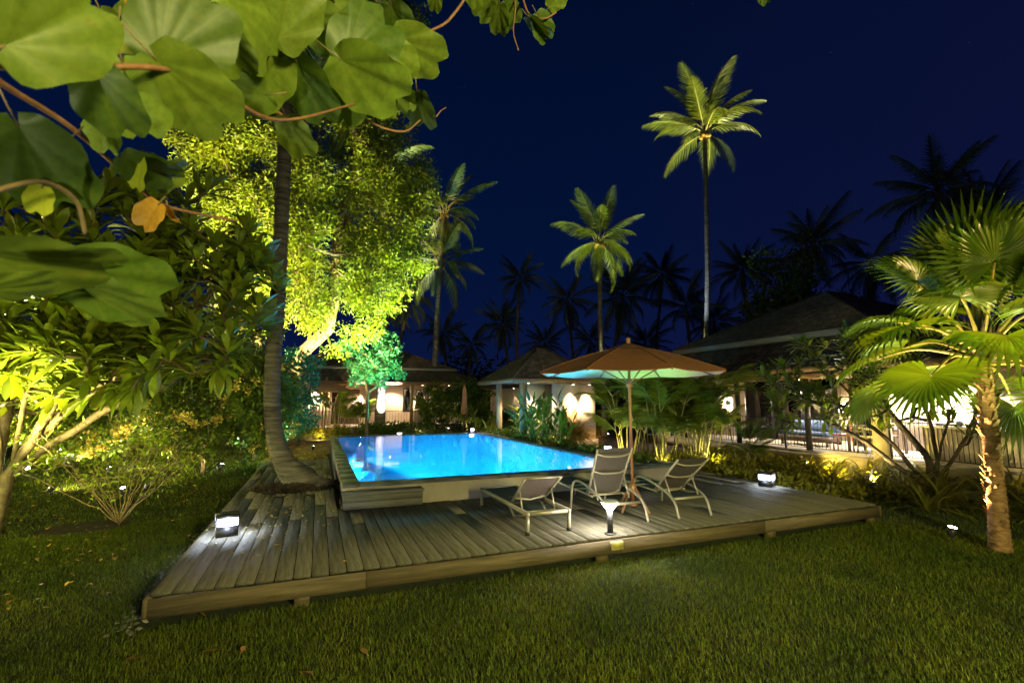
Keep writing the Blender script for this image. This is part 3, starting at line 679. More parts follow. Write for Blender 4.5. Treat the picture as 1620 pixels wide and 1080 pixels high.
bt2 = thing('glass_jar', 'short white jar standing on the villa counter by the blue bottle', 'jar', (14.95, 1.55, 1.27))
MB().lathe([(.06, 0), (.06, .1), (.04, .12)], (14.95, 1.55, 1.271), 12).build('body', M['white'], bt2, True)
def wall_lamp(loc, label, power, color=(1, .82, .6), gname='warm wall lamps on the buildings', d=(-1, 0)):
    t = thing('wall_lamp', label, 'wall lamp', loc, gname); x, y, z = loc
    MB().cbox((x, y, z), (.1, .1, .22), 0).build('body', M['dark'], t)
    MB().cbox((x, y, z+.115), (.08, .08, .006), 0).build('upper_lens', M['gloww'], t); MB().cbox((x, y, z-.115), (.08, .08, .006), 0).build('lower_lens', M['gloww'], t)
    point('wall_lamp_glow', (x+d[0]*.02, y+d[1]*.02, z+.2), power/2, color, .04); point('wall_lamp_glow', (x+d[0]*.02, y+d[1]*.02, z-.2), power/2, color, .04); return t
def downlight(loc, label, power, color=(1, .85, .66), size=95):
    t = thing('ceiling_downlight', label, 'downlight', loc, 'recessed downlights'); x, y, z = loc
    MB().lathe([(.05, -.02), (.06, 0)], loc, 12).build('trim_ring', M['white'], t); MB().lathe([(.04, -.026), (.04, -.021)], loc, 12).build('lens', M['gloww'], t)
    spot('downlight_beam', (x, y, z-.04), (x, y, 0), power, color, size, .5, .04)
wall_lamp((17.12, 10.4, 1.75), 'wall lamp on the plaster wall at the far end of the villa veranda', 80)
wall_lamp((14.64, 11.75, 1.75), 'wall lamp on the outer wall behind the areca palms', 60)
wall_lamp((17.12, 4.4, 1.6), 'wall lamp beside the villa doors behind the dining table', 50)
downlight((16.5, 3.3, 2.6), 'downlight over the bright wall right of the yellow pillar', 700, (1, .9, .78), 120)
downlight((16.4, 1.9, 2.6), 'downlight over the villa counter', 600, (1, .9, .78), 120)
downlight((16.9, 2.6, 2.6), 'downlight tight against the white wall of the villa', 500, (1, .9, .78), 120)
downlight((15.9, 6.0, 2.6), 'downlight over the dark sofa', 220)
downlight((16.9, 6.9, 2.6), 'downlight washing the villa curtains', 320, (1, .75, .48), 110)
downlight((15.9, 8.6, 2.6), 'downlight over the far end of the villa veranda', 120)
point('room_lamp', (18.2, 6.4, 1.2), 160, (1, .75, .5), .15)
rm = thing('pendant_lamp', 'white drum pendant lamp inside the villa behind the curtains', 'pendant lamp', (18.2, 6.4, 1.5))
MB().lathe([(.18, 1.45), (.18, 1.75), (.02, 1.77)], (18.2, 6.4, 0), 16).build('shade', M['gloww'], rm); MB().tube([(18.2, 6.4, 1.77), (18.2, 6.4, 2.59)], .006, 5).build('cord', M['dark'], rm)

# --- pavilion
pv = thing('pool_pavilion', 'small square pavilion with hipped shingle roof beside the pool', 'pavilion', (9.3, 12.5, 0))
MB().box(7.95, 11.2, 11.05, 13.95, 0, .40).build('floor_slab', M['concrete'], pv)
MB().box(7.3+.1, 7.94, 11.3, 13.6, .0, .30).build('step_slab', M['concrete'], pv)
frustum_roof(pv, 7.5, 11.3, 10.55, 14.35, 2.60, 1.86, 1.86, 3.98, 14, top=True)
for x0, x1, y0, y1 in ((7.44, 7.498, 10.49, 14.41), (7.5, 11.3, 10.49, 10.548), (11.302, 11.36, 10.49, 14.41)): MB().box(x0, x1, y0, y1, 2.47, 2.62).build('eave_board', M['timber'], pv)
MB().box(7.5, 11.3, 10.55, 14.35, 2.55, 2.595).build('ceiling', M['timber'], pv)
hip_caps(pv, [((7.5, 10.55, 2.64), (9.37, 12.42, 4.0)), ((7.5, 14.35, 2.64), (9.37, 12.48, 4.0)), ((11.3, 10.55, 2.64), (9.43, 12.42, 4.0))])
for x, y in ((8.05, 11.15), (8.05, 13.65)): MB().box(x, x+.2, y, y+.2, .40, 2.55).build('post', M['post'], pv)
MB().box(9.7, 11.15, 11.15, 11.3, .0, 2.55).build('wall', M['plaster'], pv)
MB().box(9.45, 11.15, 13.75, 13.9, .401, 2.55).build('wall', M['plaster'], pv)
MB().box(11.0, 11.149, 11.301, 13.749, .401, 2.55).build('wall', M['plaster'], pv)
MB().box(9.72, 9.86, 11.301, 12.0, .401, 2.55).build('partition', M['plaster'], pv)
MB().box(9.9, 10.3, 11.10, 11.148, .5, 1.55).build('notice_board', M['timber'], pv)
for x, l in ((10.05, 'left'), (10.75, 'right')):
    t_ = thing('wall_washer', 'wall washer under the pavilion eave shining down the plaster wall, the %s one of two' % l, 'wall washer', (x, 10.88, 2.5), 'wall washers on the pavilion')
    MB().cbox((x, 10.88, 2.49), (.1, .1, .1)).build('body', M['dark'], t_); MB().cbox((x, 10.88, 2.438), (.07, .07, .004)).build('lens', M['gloww'], t_)
    spot('washer_beam', (x, 10.88, 2.42), (x, 11.25, .8), 330, (1, .70, .38), 62, 1.0, .05)
downlight((8.9, 12.4, 2.55), 'downlight in the pavilion ceiling', 200, (1, .74, .45), 130)
downlight((9.1, 13.4, 2.55), 'downlight against the rear pavilion wall', 160, (1, .74, .45), 110)
for y in (11.1, 13.6):
    pass
spot('post_uplight', (7.95, 10.95, .45), (8.12, 11.2, 2.4), 30, (1, .78, .5), 40, .5, .02)
spot('post_uplight', (8.0, 13.5, .45), (8.12, 13.7, 2.4), 6, (1, .8, .5), 40, .5, .02)

# --- bungalow beyond the pool
bg_ = thing('bungalow', 'low bungalow with brown tiered roof and lit terrace beyond the pool', 'bungalow', (5, 24, 0))
MB().box(-1.5, 10.2, 23, 31, 0, .40).build('floor_slab', M['concrete'], bg_)
frustum_roof(bg_, -2.5, 10.9, 22.3, 32, 2.86, 2.2, 1.8, 3.62, 8, name='lower_roof')
MB().box(-2.55, 10.95, 22.24, 22.298, 2.72, 2.88).build('eave_board', M['timber'], bg_); MB().box(-2.5, 10.9, 22.3, 31.9, 2.80, 2.855).build('ceiling', M['timber'], bg_)
frustum_roof(bg_, -.8, 9.0, 23.8, 30.6, 3.74, 3.2, 3.2, 5.2, 14, name='upper_roof')
MB().box(-.85, 9.05, 23.74, 23.798, 3.62, 3.76).build('eave_board', M['rfascia'], bg_)
for x in (4.35, 6.1, 9.6): MB().box(x, x+.16, 22.9, 23.06, .4, 2.80).build('post', M['post'], bg_)
MB().box(-1.5, 1.9, 24.4, 24.55, .4, 2.8).build('wall', M['plaster'], bg_)
for i in range(18): MB().box(-1.48+i*.187, -1.48+i*.187+.18, 24.37, 24.399, .42, 2.78).build('wall_board', M['plaster'], bg_)
MB().box(1.901, 3.9, 25.6, 25.75, .4, 2.8).build('wall', M['plaster'], bg_); MB().box(3.901, 10, 26.2, 26.35, .4, 2.8).build('wall', M['plaster'], bg_)
MB().box(1.92, 3.5, 25.58, 25.599, .45, 2.5).build('glass_door', M['wood2'], bg_)
for x, wd, z0, z1 in ((6.2, .5, 1.1, 2.6), (7.0, .5, 1.3, 2.5)):
    fo = MB().box(x, x+wd, 26.15, 26.199, z0, z1).build('window_frame', M['dark'], bg_); MB().box(x+.06, x+wd-.06, 26.13, 26.149, z0+.06, z1-.06).build('pane', M['gloww'] if 0 else M['glass'], fo)
MB().box(8.6, 9.2, 26.15, 26.199, .4, 2.4).build('door', M['wood2'], bg_)
MB().box(6.3, 7.6, 23.4, 23.55, .4, 1.25).build('counter_wall', M['plaster'], bg_)
MB().box(7.9, 8.4, 25.9, 26.1, 1.35, 1.75).build('screen', M['dark'], bg_)
rl3 = thing('terrace_railing', 'thin railing along the terrace of the bungalow beyond the pool', 'railing', (5, 22.85, .4))
rail(rl3, (-1.3, 22.85), (9.6, 22.85), .4, .85, .16, 2.7)
wall_lamp((.95, 24.30, 2.0), 'wall lamp on the boarded wall at the left of the bungalow', 110, (1, .66, .36), d=(0, -1))
wall_lamp((3.6, 25.5, 1.7), 'wall lamp behind the palm fronds in the middle of the bungalow', 90, (1, .75, .5), d=(0, -1))
downlight((5.4, 25.4, 2.8), 'downlight over the middle of the bungalow terrace', 260, (1, .75, .48), 130)
downlight((7.2, 25.0, 2.8), 'downlight over the bungalow kitchen counter', 300, (1, .78, .5), 130)
downlight((8.9, 25.0, 2.8), 'downlight over the bungalow door', 220, (1, .70, .42), 130)
downlight((3.2, 24.4, 2.8), 'downlight over the glass door of the bungalow', 140, (1, .75, .48), 130)
chair((7.0, 22.9+.9, .4), R(20), 'dark chair on the bungalow terrace by the counter', M['dark'], M['dark'])
chair((8.4, 24.0, .4), R(-60), 'dark chair on the bungalow terrace next to the door', M['dark'], M['dark'])
table((8.0, 24.1, .4), (.7, .7, .72), 'small dark table on the bungalow terrace', M['dark'], 'terrace_table')
# neighbouring low roof between bungalow and pavilion
nb = thing('garden_hut', 'low hut with a dark roof half hidden behind the pavilion', 'hut', (13, 20, 0))
MB().box(11.0, 16, 19, 23, 0, 2.5).build('wall', M['plaster'], nb); frustum_roof(nb, 10.4, 16.6, 18.4, 23.6, 2.5, 2, 2, 3.6, 8)
downlight((10.8, 18.7, 2.49), 'downlight under the eave of the half hidden hut', 12, (1, .7, .4), 100)
# dark low seating behind the pool
for i, x in enumerate((6.2, 7.0, 7.8)):
    chair((x, 19.0+.2*i, 0), R(170+20*i), ['dark garden chair beyond the pool, the one nearest the lamp bollard', 'dark garden chair beyond the pool, the middle one of three', 'dark garden chair beyond the pool, the one beside the closed umbrella'][i], M['dark'], M['dark'], group='dark garden chairs beyond the pool')
table((7.1, 18.3, 0), (1.3, .7, .7), 'dark garden table beyond the far edge of the pool', M['dark'], 'garden_table')

# --- other umbrellas
q = (1.55, 21.6)
u2 = thing('patio_umbrella', 'open tan umbrella in front of the bungalow terrace', 'umbrella', (q[0], q[1], 0))
MB().tube([(q[0], q[1], 0), (q[0], q[1], 2.95)], .025, 8).build('pole', M['wood2'], u2)
rg = [(q[0]+1.55*cos(k*pi/4+.2), q[1]+1.55*sin(k*pi/4+.2), 2.28) for k in range(8)]
MB().add(rg+[(q[0], q[1], 2.92)], np.array([(k, (k+1) % 8, 8) for k in range(8)])).build('canopy', M['canopy2'], u2)
MB().lathe([(.02, 2.9), (.05, 2.93), (.05, 3.0), (.02, 3.03)], (q[0], q[1], 0), 8).build('finial', M['umbwood'], u2)
for k in range(8): MB().tube([(q[0], q[1], 2.88), rg[k]], .012, 4).build('rib', M['wood2'], u2)
q = (7.9, 18.0)
u3 = thing('closed_umbrella', 'closed salmon pink umbrella standing beyond the far pool corner', 'umbrella', (q[0], q[1], 0))
MB().tube([(q[0], q[1], 0), (q[0], q[1], 2.5)], .025, 8).build('pole', M['wood2'], u3)
b = MB(); n = 20; prof = [(.03, 2.55), (.08, 2.35), (.10, 1.9), (.13, 1.5), (.16, 1.22), (.09, 1.16)]; V = []
for r, z in prof:
    for k in range(n): rr = r*(1+.28*cos(k*2*pi/n*5+z*2)); V.append((q[0]+rr*cos(k*2*pi/n), q[1]+rr*sin(k*2*pi/n), z))
b.add(V, np.array([(i*n+k, i*n+(k+1) % n, (i+1)*n+(k+1) % n, (i+1)*n+k) for i in range(len(prof)-1) for k in range(n)])); b.build('folded_canopy', M['canopy3'], u3, True)
MB().lathe([(.02, 2.55), (.04, 2.58), (.02, 2.66)], (q[0], q[1], 0), 8).build('finial', M['umbwood'], u3); MB().lathe([(.25, 0), (.25, .06), (.05, .1)], (q[0], q[1], 0), 12).build('base', M['dark'], u3)
# ================================================================== VEGETATION HELPERS
def ortho(d, up=None, roll=None):
    d = d/np.linalg.norm(d, axis=1)[:, None]
    if up is None: up = np.tile([0, 0, 1.], (len(d), 1))
    up = up+rng.normal(0, .15, d.shape)
    y = np.cross(up, d); y /= np.linalg.norm(y, axis=1)[:, None]+1e-9; z = np.cross(d, y)
    if roll is not None:
        c, s_ = np.cos(roll)[:, None], np.sin(roll)[:, None]; y, z = y*c+z*s_, z*c-y*s_
    return np.stack([d, y, z], 2)                      # columns = axes
def scatter(b, tv, tf, pos, Rm, sc_, mi=0):
    tv = np.asarray(tv, float); tf = np.asarray(tf); n = len(pos)
    V = np.einsum('nij,mj->nmi', Rm, tv)*np.asarray(sc_).reshape(-1, 1, 1)+pos[:, None, :]
    Fq = tf[None]+(np.arange(n)*len(tv))[:, None, None]
    b.add(V.reshape(-1, 3), Fq.reshape(-1, tf.shape[1]), mi)
LEAF_V = np.array([(0, 0, 0), (.45, .22, .06), (1, 0, -.04), (.45, -.22, .06)]); LEAF_F = np.array([(0, 2, 1), (0, 3, 2)])
def rdirs(n, zb=0.):
    d = rng.normal(size=(n, 3)); d[:, 2] += zb; return d/np.linalg.norm(d, axis=1)[:, None]
def leaf_cloud(b, centers, rad, per, size, zb=-.1, mi=0, tv=LEAF_V, tf=LEAF_F):
    """leaves gathered into sprays round each centre"""
    c = np.repeat(centers, per, axis=0); r = np.repeat(np.broadcast_to(rad, (len(centers),)), per)
    off = rdirs(len(c))*(rng.random(len(c))**.55)[:, None]*r[:, None]; off[:, 2] *= .75
    d = off/(np.linalg.norm(off, axis=1)[:, None]+1e-6)+rdirs(len(c), zb)*.9
    scatter(b, tv, tf, c+off, ortho(d, None, rng.normal(0, .9, len(c))), size*(.65+.7*rng.random(len(c))), mi)
def blade(n=5, wd=.12, droop=.25, fold=.04, tipw=.0, peak=.5, pk=.8):
    """long leaf along +x, folded on its midrib"""
    V = []; Fq = []
    for i in range(n+1):
        s = i/n; w_ = wd*(max(0, sin(pi*min(1, (s**pk)*(1-tipw)+.02)))**.75)*(1.0 if peak == .5 else 1)
        if i == n: w_ = .002
        x, z = s*(1-.15*droop*s), -droop*s*s
        V += [(x, w_/2, z+fold*w_/wd), (x, 0, z), (x, -w_/2, z+fold*w_/wd)]
    for i in range(n):
        a = i*3; Fq += [(a, a+1, a+4, a+3), (a+1, a+2, a+5, a+4)]
    return np.array(V), np.array(Fq)
def ell_mesh(name, m, **k):
    v, f = blade(**k); b = MB(); b.add(v, f); return b.mesh(name, m, True)
def tree_nodes(root, tips, kd=1.0, step=.35, jit=.06, sag=.0, limbs=(), bend=.12):
    """grow limbs: every tip joins the nearest already grown limb"""
    P = [np.array(p, float) for p in root]; par = [-1]+list(range(len(root)-1))
    for a_, ch in limbs:                                # main limbs: (index of the node they leave, points)
        q_ = a_; ch = bez([P[a_]]+[np.array(c) for c in ch], 3)[1:]
        for c in ch: P.append(np.array(c)+rng.normal(0, .012, 3)); par.append(q_); q_ = len(P)-1
    tips = sorted(tips, key=lambda t: np.linalg.norm(np.array(t)-P[-1]))
    ends = []
    for t in tips:
        t = np.array(t, float); A = np.array(P); d = t-A; L = np.linalg.norm(d, axis=1)
        cost = L+kd*np.maximum(0, .25*L-d[:, 2])*.6; cost[:max(1, len(root)//2)] += 2
        i = int(np.argmin(cost)); n = max(1, int(L[i]/step)); a = P[i].copy(); p_ = i
        side = rng.normal(0, bend, 3)*L[i]
        for k in range(1, n+1):
            s = k/n; p = a+(t-a)*s+side*sin(pi*s)+rng.normal(0, jit, 3)*(s < 1)*min(1, L[i])+np.array((0, 0, -sag*L[i]*sin(pi*s)))
            P.append(p); par.append(p_); p_ = len(P)-1
        ends.append(p_)
    return np.array(P), par, ends
def limb_mesh(P, par, ends, r0, rt=.006, e=.5, n=6):
    cnt = np.zeros(len(P))
    for x in ends: cnt[x] += 1
    for i in range(len(P)-1, 0, -1): cnt[par[i]] += cnt[i]
    cnt = np.maximum(cnt, .3); rad = rt+(r0-rt)*((cnt/cnt[0])**e)
    kids = {}
    for i in range(1, len(P)): kids.setdefault(par[i], []).append(i)
    b = MB(); stack = [(0, None)]
    while stack:
        s, pr = stack.pop(); ch = [s] if pr is None else [pr, s]; c = s
        while c in kids:
            k = sorted(kids[c], key=lambda q: -cnt[q]); 
            for o_ in k[1:]: stack.append((o_, c))
            ch.append(k[0]); c = k[0]
        if len(ch) < 2: continue
        rr = [rad[q] for q in ch]
        if pr is not None: rr[0] = min(rad[pr], rad[s]*1.3)
        nn = n if rr[0] > .02 else max(3, n-2)
        b.tube(P[ch], rr, nn)
    return b
def near_first(items, key=lambda t: t[0]):
    return sorted(items, key=lambda t: np.linalg.norm(np.array(key(t))-np.array(CAM)))
def leaf_parts(root, name, meshes, items, limit=300):
    """items: (loc, rot, scale); the nearest ones become parts, the rest one joined piece"""
    items = near_first(items); l = np.array(root.location)
    for p, r, s in items[:limit]: place(name, random.choice(meshes), root, np.array(p)-l, r, s)
    rest = items[limit:]
    if rest:
        me = meshes[0]; n = len(me.vertices); v = np.empty(n*3, np.float32); me.vertices.foreach_get('co', v); v = v.reshape(-1, 3)
        Fq = np.array([tuple(p.vertices) for p in me.polygons]); pos = np.array([p for p, r, s in rest]); 
        Rm = np.array([np.array(Euler(r).to_matrix()) for p, r, s in rest]); sc_ = np.array([s for p, r, s in rest])
        b = MB(); scatter(b, v, Fq, pos, Rm, sc_); b.build('foliage', me.materials[0], root, True, kind='stuff')
# ------------------------------------------------------------------ palms
def frond_mesh(name, L=3.2, n=34, ll=.75, droop=1.1, mats=None, seg=2, wd=.035, hang=.55, swept=.55):
    b = MB(); pts = []; ang = 0; p = np.zeros(3); K = 12
    for i in range(K+1):
        pts.append(p.copy()); a = -droop*(i/K)**1.4; p = p+np.array((cos(a), 0, sin(a)))*L/K
    pts = np.array(pts); b.tube(pts, [max(.004, .032*(1-i/K)*L/3.2) for i in range(K+1)], 4, mi=1)
    for i in range(n):
        s = .16+.84*(i+.5)/n; q = s*K; k = min(int(q), K-1); o_ = pts[k]+(pts[k+1]-pts[k])*(q-k); t_ = (pts[k+1]-pts[k]); t_ /= np.linalg.norm(t_)
        len_ = ll*(sin(pi*min(.97, s**.8*.93+.05))**.6)*(.9+.2*rng.random())
        for sd in (-1, 1):
            a = swept+.5*s+rng.normal(0, .06); d = np.array((0, sd, 0))*cos(a)+t_*sin(a)+np.array((0, 0, .12-.25*rng.random()))
            d /= np.linalg.norm(d); w_ = t_*wd
            p0 = o_; V = [p0-w_*.4, p0+w_*.4]; pp = p0
            for j in range(1, seg+1):
                dd = d+np.array((0, 0, -hang*(j/seg)**1.3*1.4)); dd /= np.linalg.norm(dd); pp = pp+dd*len_/seg
                ww = w_*(.55 if j < seg else .03); V += [pp-ww, pp+ww]
            b.add(V, np.array([(2*j, 2*j+1, 2*j+3, 2*j+2) for j in range(seg)]), 0)
    return b.mesh(name, mats)
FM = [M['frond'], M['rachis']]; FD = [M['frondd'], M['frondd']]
FR_LIT = [frond_mesh('frond', 3.6, 62, .95, dr, FM, 2, .042, hg) for dr, hg in ((.7, .5), (1.2, .8), (1.6, .9))]
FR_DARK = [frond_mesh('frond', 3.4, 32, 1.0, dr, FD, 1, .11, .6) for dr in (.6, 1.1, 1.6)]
FR_ARECA = [frond_mesh('frond', 1.5, 34, .50, dr, [M['frondg'], M['cane']], 2, .036, .5, .5) for dr in (.9, 1.3, 1.7)]
def coconut(base, top, r, label, lit, nf=20, L=3.4, rings=0, group=None, flare=1.5, crown_seed=0, mid=None, lean=0, name='coconut_palm', elr=(82, 118)):
    t = thing(name, label, 'palm tree', tuple(base), group)
    base, top = np.array(base, float), np.array(top, float); rs = random.Random(crown_seed)
    mid = (base+top)/2+np.array(mid if mid is not None else (rs.uniform(-.3, .3), rs.uniform(-.3, .3), 0)); H = np.linalg.norm(top-base)
    P = bez([base, base+(mid-base)*.5+(0, 0, 0), mid, top-(top-mid)*.4, top], 4 if not rings else max(4, rings//4)); k = len(P)
    b = MB()
    if rings:
        rad = []; Q = []
        for i in range(k):
            s = i/(k-1); rr = r*(1+(flare-1)*math.exp(-s*H/.5))*(1-.22*s)
            Q += [P[i]-(0, 0, .012), P[i]+(0, 0, .012)]; rad += [rr*1.07, rr*.94]
        b.tube(Q, rad, 14)
    else: b.tube(P, [r*(1+(flare-1)*math.exp(-i/(k-1)*H/.6))*(1-.2*i/(k-1)) for i in range(k)], 7)
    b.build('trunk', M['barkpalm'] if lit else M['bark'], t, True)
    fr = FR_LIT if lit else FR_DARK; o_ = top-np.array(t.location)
    for i in range(nf):
        s = (i+.5)/nf; az = i*2.39996+rs.uniform(-.25, .25); el = R(elr[0]-elr[1]*s**.9+rs.uniform(-8, 8))
        place('frond', fr[min(2, int(s*3))], t, tuple(o_+np.array((0, 0, .15-.3*s))), (rs.uniform(-.5, .5), -el, az), L/3.5*rs.uniform(.85, 1.1))
    if lit:
        for i in range(7):
            a = i*.9; q = top+np.array((.22*cos(a), .22*sin(a), -.28-.08*(i % 2)))
            MB().lathe([(.02, -.12), (.10, -.06), (.115, .02), (.07, .1), (.01, .13)], tuple(q), 8).build('coconut', M['dryleaf'], t, True)
        b = MB()
        for i in range(9):
            a = i*.7; b.tube([top+np.array((.1*cos(a), .1*sin(a), -.35)), top+np.array((.3*cos(a), .3*sin(a), .1)), top+np.array((.5*cos(a), .5*sin(a), .5))], [.05, .04, .02], 4)
        b.build('frond_base', M['cane'], t)
    return t
g_ = 'tall coconut palms lit from below'
T1 = D(1115, 208, 27); B1 = D(1108, 600, 27.3); B1[2] = 0
coconut(B1, T1, .15, 'tallest coconut palm with a pale blue lit trunk rising behind the villa roof', True, 22, 3.5, 120, g_, 1.3, 3, mid=(.25, 0, 0), elr=(88, 84))
T2 = D(948, 380, 26); B2 = D(955, 600, 26); B2[2] = 0
coconut(B2, T2, .14, 'green lit coconut palm standing behind the terracotta umbrella', True, 22, 3.0, 90, g_, 1.3, 11, mid=(-.1, 0, 0))
T3 = D(703, 335, 30); B3 = D(685, 600, 30); B3[2] = 0
coconut(B3, T3, .17, 'taller of the two dim palms crossing right of the big yellow lit tree', True, 17, 3.5, 60, 'dim palms right of the big tree', 1.3, 4, mid=(-.1, 0, 0))
T4 = D(697, 415, 31); B4 = D(684, 600, 31.5); B4[2] = 0
coconut(B4, T4, .15, 'shorter of the two dim palms crossing right of the big yellow lit tree', True, 17, 3.2, 60, 'dim palms right of the big tree', 1.3, 5)
# trunk with the white uplight beyond the pool
B5 = np.array((4.30, 21.6, 0)); T5 = D(607, 262, 27)
coconut(B5, T5, .27, 'palm beyond the pool whose trunk base is washed in white light', True, 16, 3.0, 120, None, 1.2, 9, mid=(.1, 0, 0))
# leaning palm growing through the deck
LB = np.array((.82, 5.05, .05)); t = thing('leaning_palm', 'thick coconut palm with swollen base growing up through the left of the deck', 'palm tree', tuple(LB))
path = bez([(1.22, 4.82, .05), (1.0, 4.85, .30), (.70, 4.88, .72), (.49, 4.9, 1.3), (.41, 4.86, 2.2), (.42, 4.85, 4.0), (.38, 4.9, 6.5), (.34, 4.95, 9.0), (.35, 5.0, 10.6)], 22)
b = MB(); Q = []; rad = []
for i, p in enumerate(path):
    z = p[2]; rr = .128+.34*math.exp(-(z-.05)/.22)+.05*math.exp(-abs(z-.6)/.5)+.015*math.exp(-abs(z-2)/1.5)
    if i % 2: Q.append(p+np.array((0, 0, .0))); rad.append(rr*1.055); Q.append(p+np.array((.0, 0, .014))); rad.append(rr*.94)
b.tube(Q, rad, 20); b.build('trunk', M['barklean'], t, True)
b = MB()
for i in range(1400):
    a = rng.random()*2*pi; r_ = .22+.42*rng.random()**1.2; q = np.array((.98+r_*cos(a)*1.25, 4.85+r_*sin(a), .27+.10*rng.random()*(1-r_))); b.tube([q, q+np.array((.05*cos(a), .05*sin(a), .05*rng.random()))+rng.normal(0, .02, 3)], [.012, .004], 3)
b.build('root_mat', M['barkdark'], t, kind='stuff')
b = MB(); b.lathe([(.55, .24), (.50, .31), (.36, .36), (.2, .5)], (1.0, 4.9, 0), 18); b.build('root_boss', M['barkdark'], t, True)
b = MB(); b.tube(bez([(.78, 4.84, .75), (.95, 4.83, .50), (1.15, 4.80, .38), (1.40, 4.77, .32), (1.66, 4.72, .25)], 6), [.12, .13, .15, .17, .19, .2, .21, .22, .23, .23, .23, .22, .2, .18, .16, .14, .12, .11, .10, .09, .08, .06, .05, .04, .03], 14); b.build('root_flare', M['barklean'], t, True)
for i in range(20):
    s = (i+.5)/20; place('frond', FR_LIT[min(2, int(s*3))], t, tuple(np.array((.35, 5.0, 10.6))-LB), (rng.normal(0, .3), -R(75-115*s), i*2.4), 1.05)
# hanging lit frond seen past the tree at the upper left
t = thing('coconut_palm', 'coconut palm whose single hanging frond shows through the gap at the upper left', 'palm tree', tuple(D(420, 640, 22)*[1, 1, 0]), None)
tp = D(360, 60, 21)
MB().tube([D(420, 640, 22)*[1, 1, 0], D(400, 400, 21.8), tp], [.18, .14, .12], 8).build('trunk', M['bark'], t, True)
for i in range(11): place('frond', FR_LIT[i % 3], t, tuple(tp-np.array(t.location)), (rng.normal(0, .3), -R(60-105*i/11), i*2.4+.5), 1.1)
# dark palms of the grove
DP = [(822, 440, 42, 3.2, 'behind the pavilion, tall and slim'), (898, 475, 44, 3.6, 'rising right of the pavilion roof'), (985, 470, 38, 3.6, 'wide and dark just right of the green lit palm'),
      (1048, 436, 46, 3.4, 'behind the umbrella top, upright crown'), (1085, 487, 42, 3.4, 'low crown left of the tallest palm trunk'), (1175, 430, 38, 3.2, 'alone right of the tallest palm trunk'),
      (1288, 388, 34, 3.2, 'above the upper villa roof with hanging fronds'), (1483, 305, 26, 2.9, 'highest dark crown at the upper right'), (1378, 418, 36, 3.2, 'half hidden behind the fan palm leaves'),
      (1555, 350, 30, 3.0, 'behind the top of the fan palm at the right'), (745, 545, 48, 3.0, 'low between the crossing palms and the pavilion'), (795, 512, 46, 3.0, 'short and left of the slim grove palm'),
      (700, 528, 52, 3.4, 'low behind the crossing palm trunks'), (862, 545, 50, 3.2, 'just over the pavilion roof peak'), (935, 540, 46, 3.2, 'low behind the green lit palm trunk'),
      (648, 470, 40, 3.6, 'against the lower right side of the big lit tree'), (1130, 510, 48, 3.4, 'low right beside the tallest palm trunk'), (1020, 545, 44, 3.2, 'low behind the umbrella finial'),
      (1205, 520, 46, 3.4, 'low behind the villa roof slope'), (610, 500, 44, 3.6, 'behind the white lit palm trunk')]
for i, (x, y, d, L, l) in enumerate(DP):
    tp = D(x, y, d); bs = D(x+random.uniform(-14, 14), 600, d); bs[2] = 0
    coconut(bs, tp, .16, 'unlit coconut palm '+l, False, random.randint(18, 30), L*random.uniform(.82, 1.0), 0, 'dark palms of the coconut grove', 1.3, 20+i, elr=(random.uniform(70, 90), random.uniform(95, 150)), mid=(random.uniform(-1.2, 1.2), random.uniform(-1, 1), 0))
# far dark woods closing the view
b = MB(); cs = []
for i in range(520):
    a = rng.uniform(-62, 62); d = rng.uniform(50, 62); az = YAW+R(a); h = 3+4.5*rng.random()*(.5+.5*abs(sin(a*.21)+sin(a*.083))/2)
    cs.append((CAM[0]+d*sin(az), CAM[1]+d*cos(az), h*rng.random()))
cs = np.array(cs); leaf_cloud(b, cs, 2.2, 70, .75); b.build('woods', M['frondd'], None, kind='stuff', label='dark mass of far trees closing the garden behind the houses', category='woods')
# round dark trees right behind the villa
t = thing('garden_tree', 'dark leafy tree standing behind the villa roof left of the fan palm', 'tree', tuple(D(1265, 600, 30)*[1, 1, 0]))
c0 = D(1262, 470, 30); tips = c0+rng.normal(0, 1, (26, 3))*[1.0, 1.0, 1.3]; P, par, en = tree_nodes([np.array(t.location)+(0, 0, 0), np.array(t.location)+(0, 0, 3), c0-(0, 0, 2)], tips, step=.8)
limb_mesh(P, par, en, .22).build('trunk', M['bark'], t, True); b = MB(); leaf_cloud(b, tips, .9, 150, .3); b.build('crown', M['leafgreen'], t)

# ------------------------------------------------------------------ big lit tree
bt_ = thing('big_shade_tree', 'huge small leaved tree glowing yellow green from spotlights below', 'tree', (.35, 16.9, 0))
def ell(px, py, d, rx, ry, n):
    c = D(px, py, d); u = rdirs(n)*(.35+.65*rng.random(n)**.45)[:, None]; s_ = d/F
    az = YAW; X = np.array((cos(az), -sin(az), 0)); Y = np.array((sin(az), cos(az), 0))
    return c+u[:, :1]*rx*s_*X+u[:, 1:2]*(rx+ry)*.40*s_*Y+u[:, 2:]*ry*s_*np.array((0, 0, 1.))
EL = [(345, 215, 19, 55, 90, 46), (420, 120, 19, 110, 90, 105), (545, 100, 19, 90, 95, 95), (610, 40, 19.5, 70, 60, 40), (420, 290, 19, 100, 95, 110), (520, 260, 19, 90, 110, 110), (590, 200, 19, 55, 80, 45), (375, 370, 19.5, 75, 70, 50),
      (600, 330, 19, 75, 75, 95), (655, 300, 19.5, 38, 48, 28), (590, 430, 19, 60, 60, 55), (500, 420, 18.5, 65, 90, 80), (410, 460, 19.5, 60, 60, 40), (540, 500, 19, 50, 60, 36), (345, 130, 18.5, 50, 60, 30), (460, -60, 19.5, 190, 90, 90), (640, 400, 19.5, 36, 34, 20)]
tips = np.concatenate([ell(*e_) for e_ in EL])
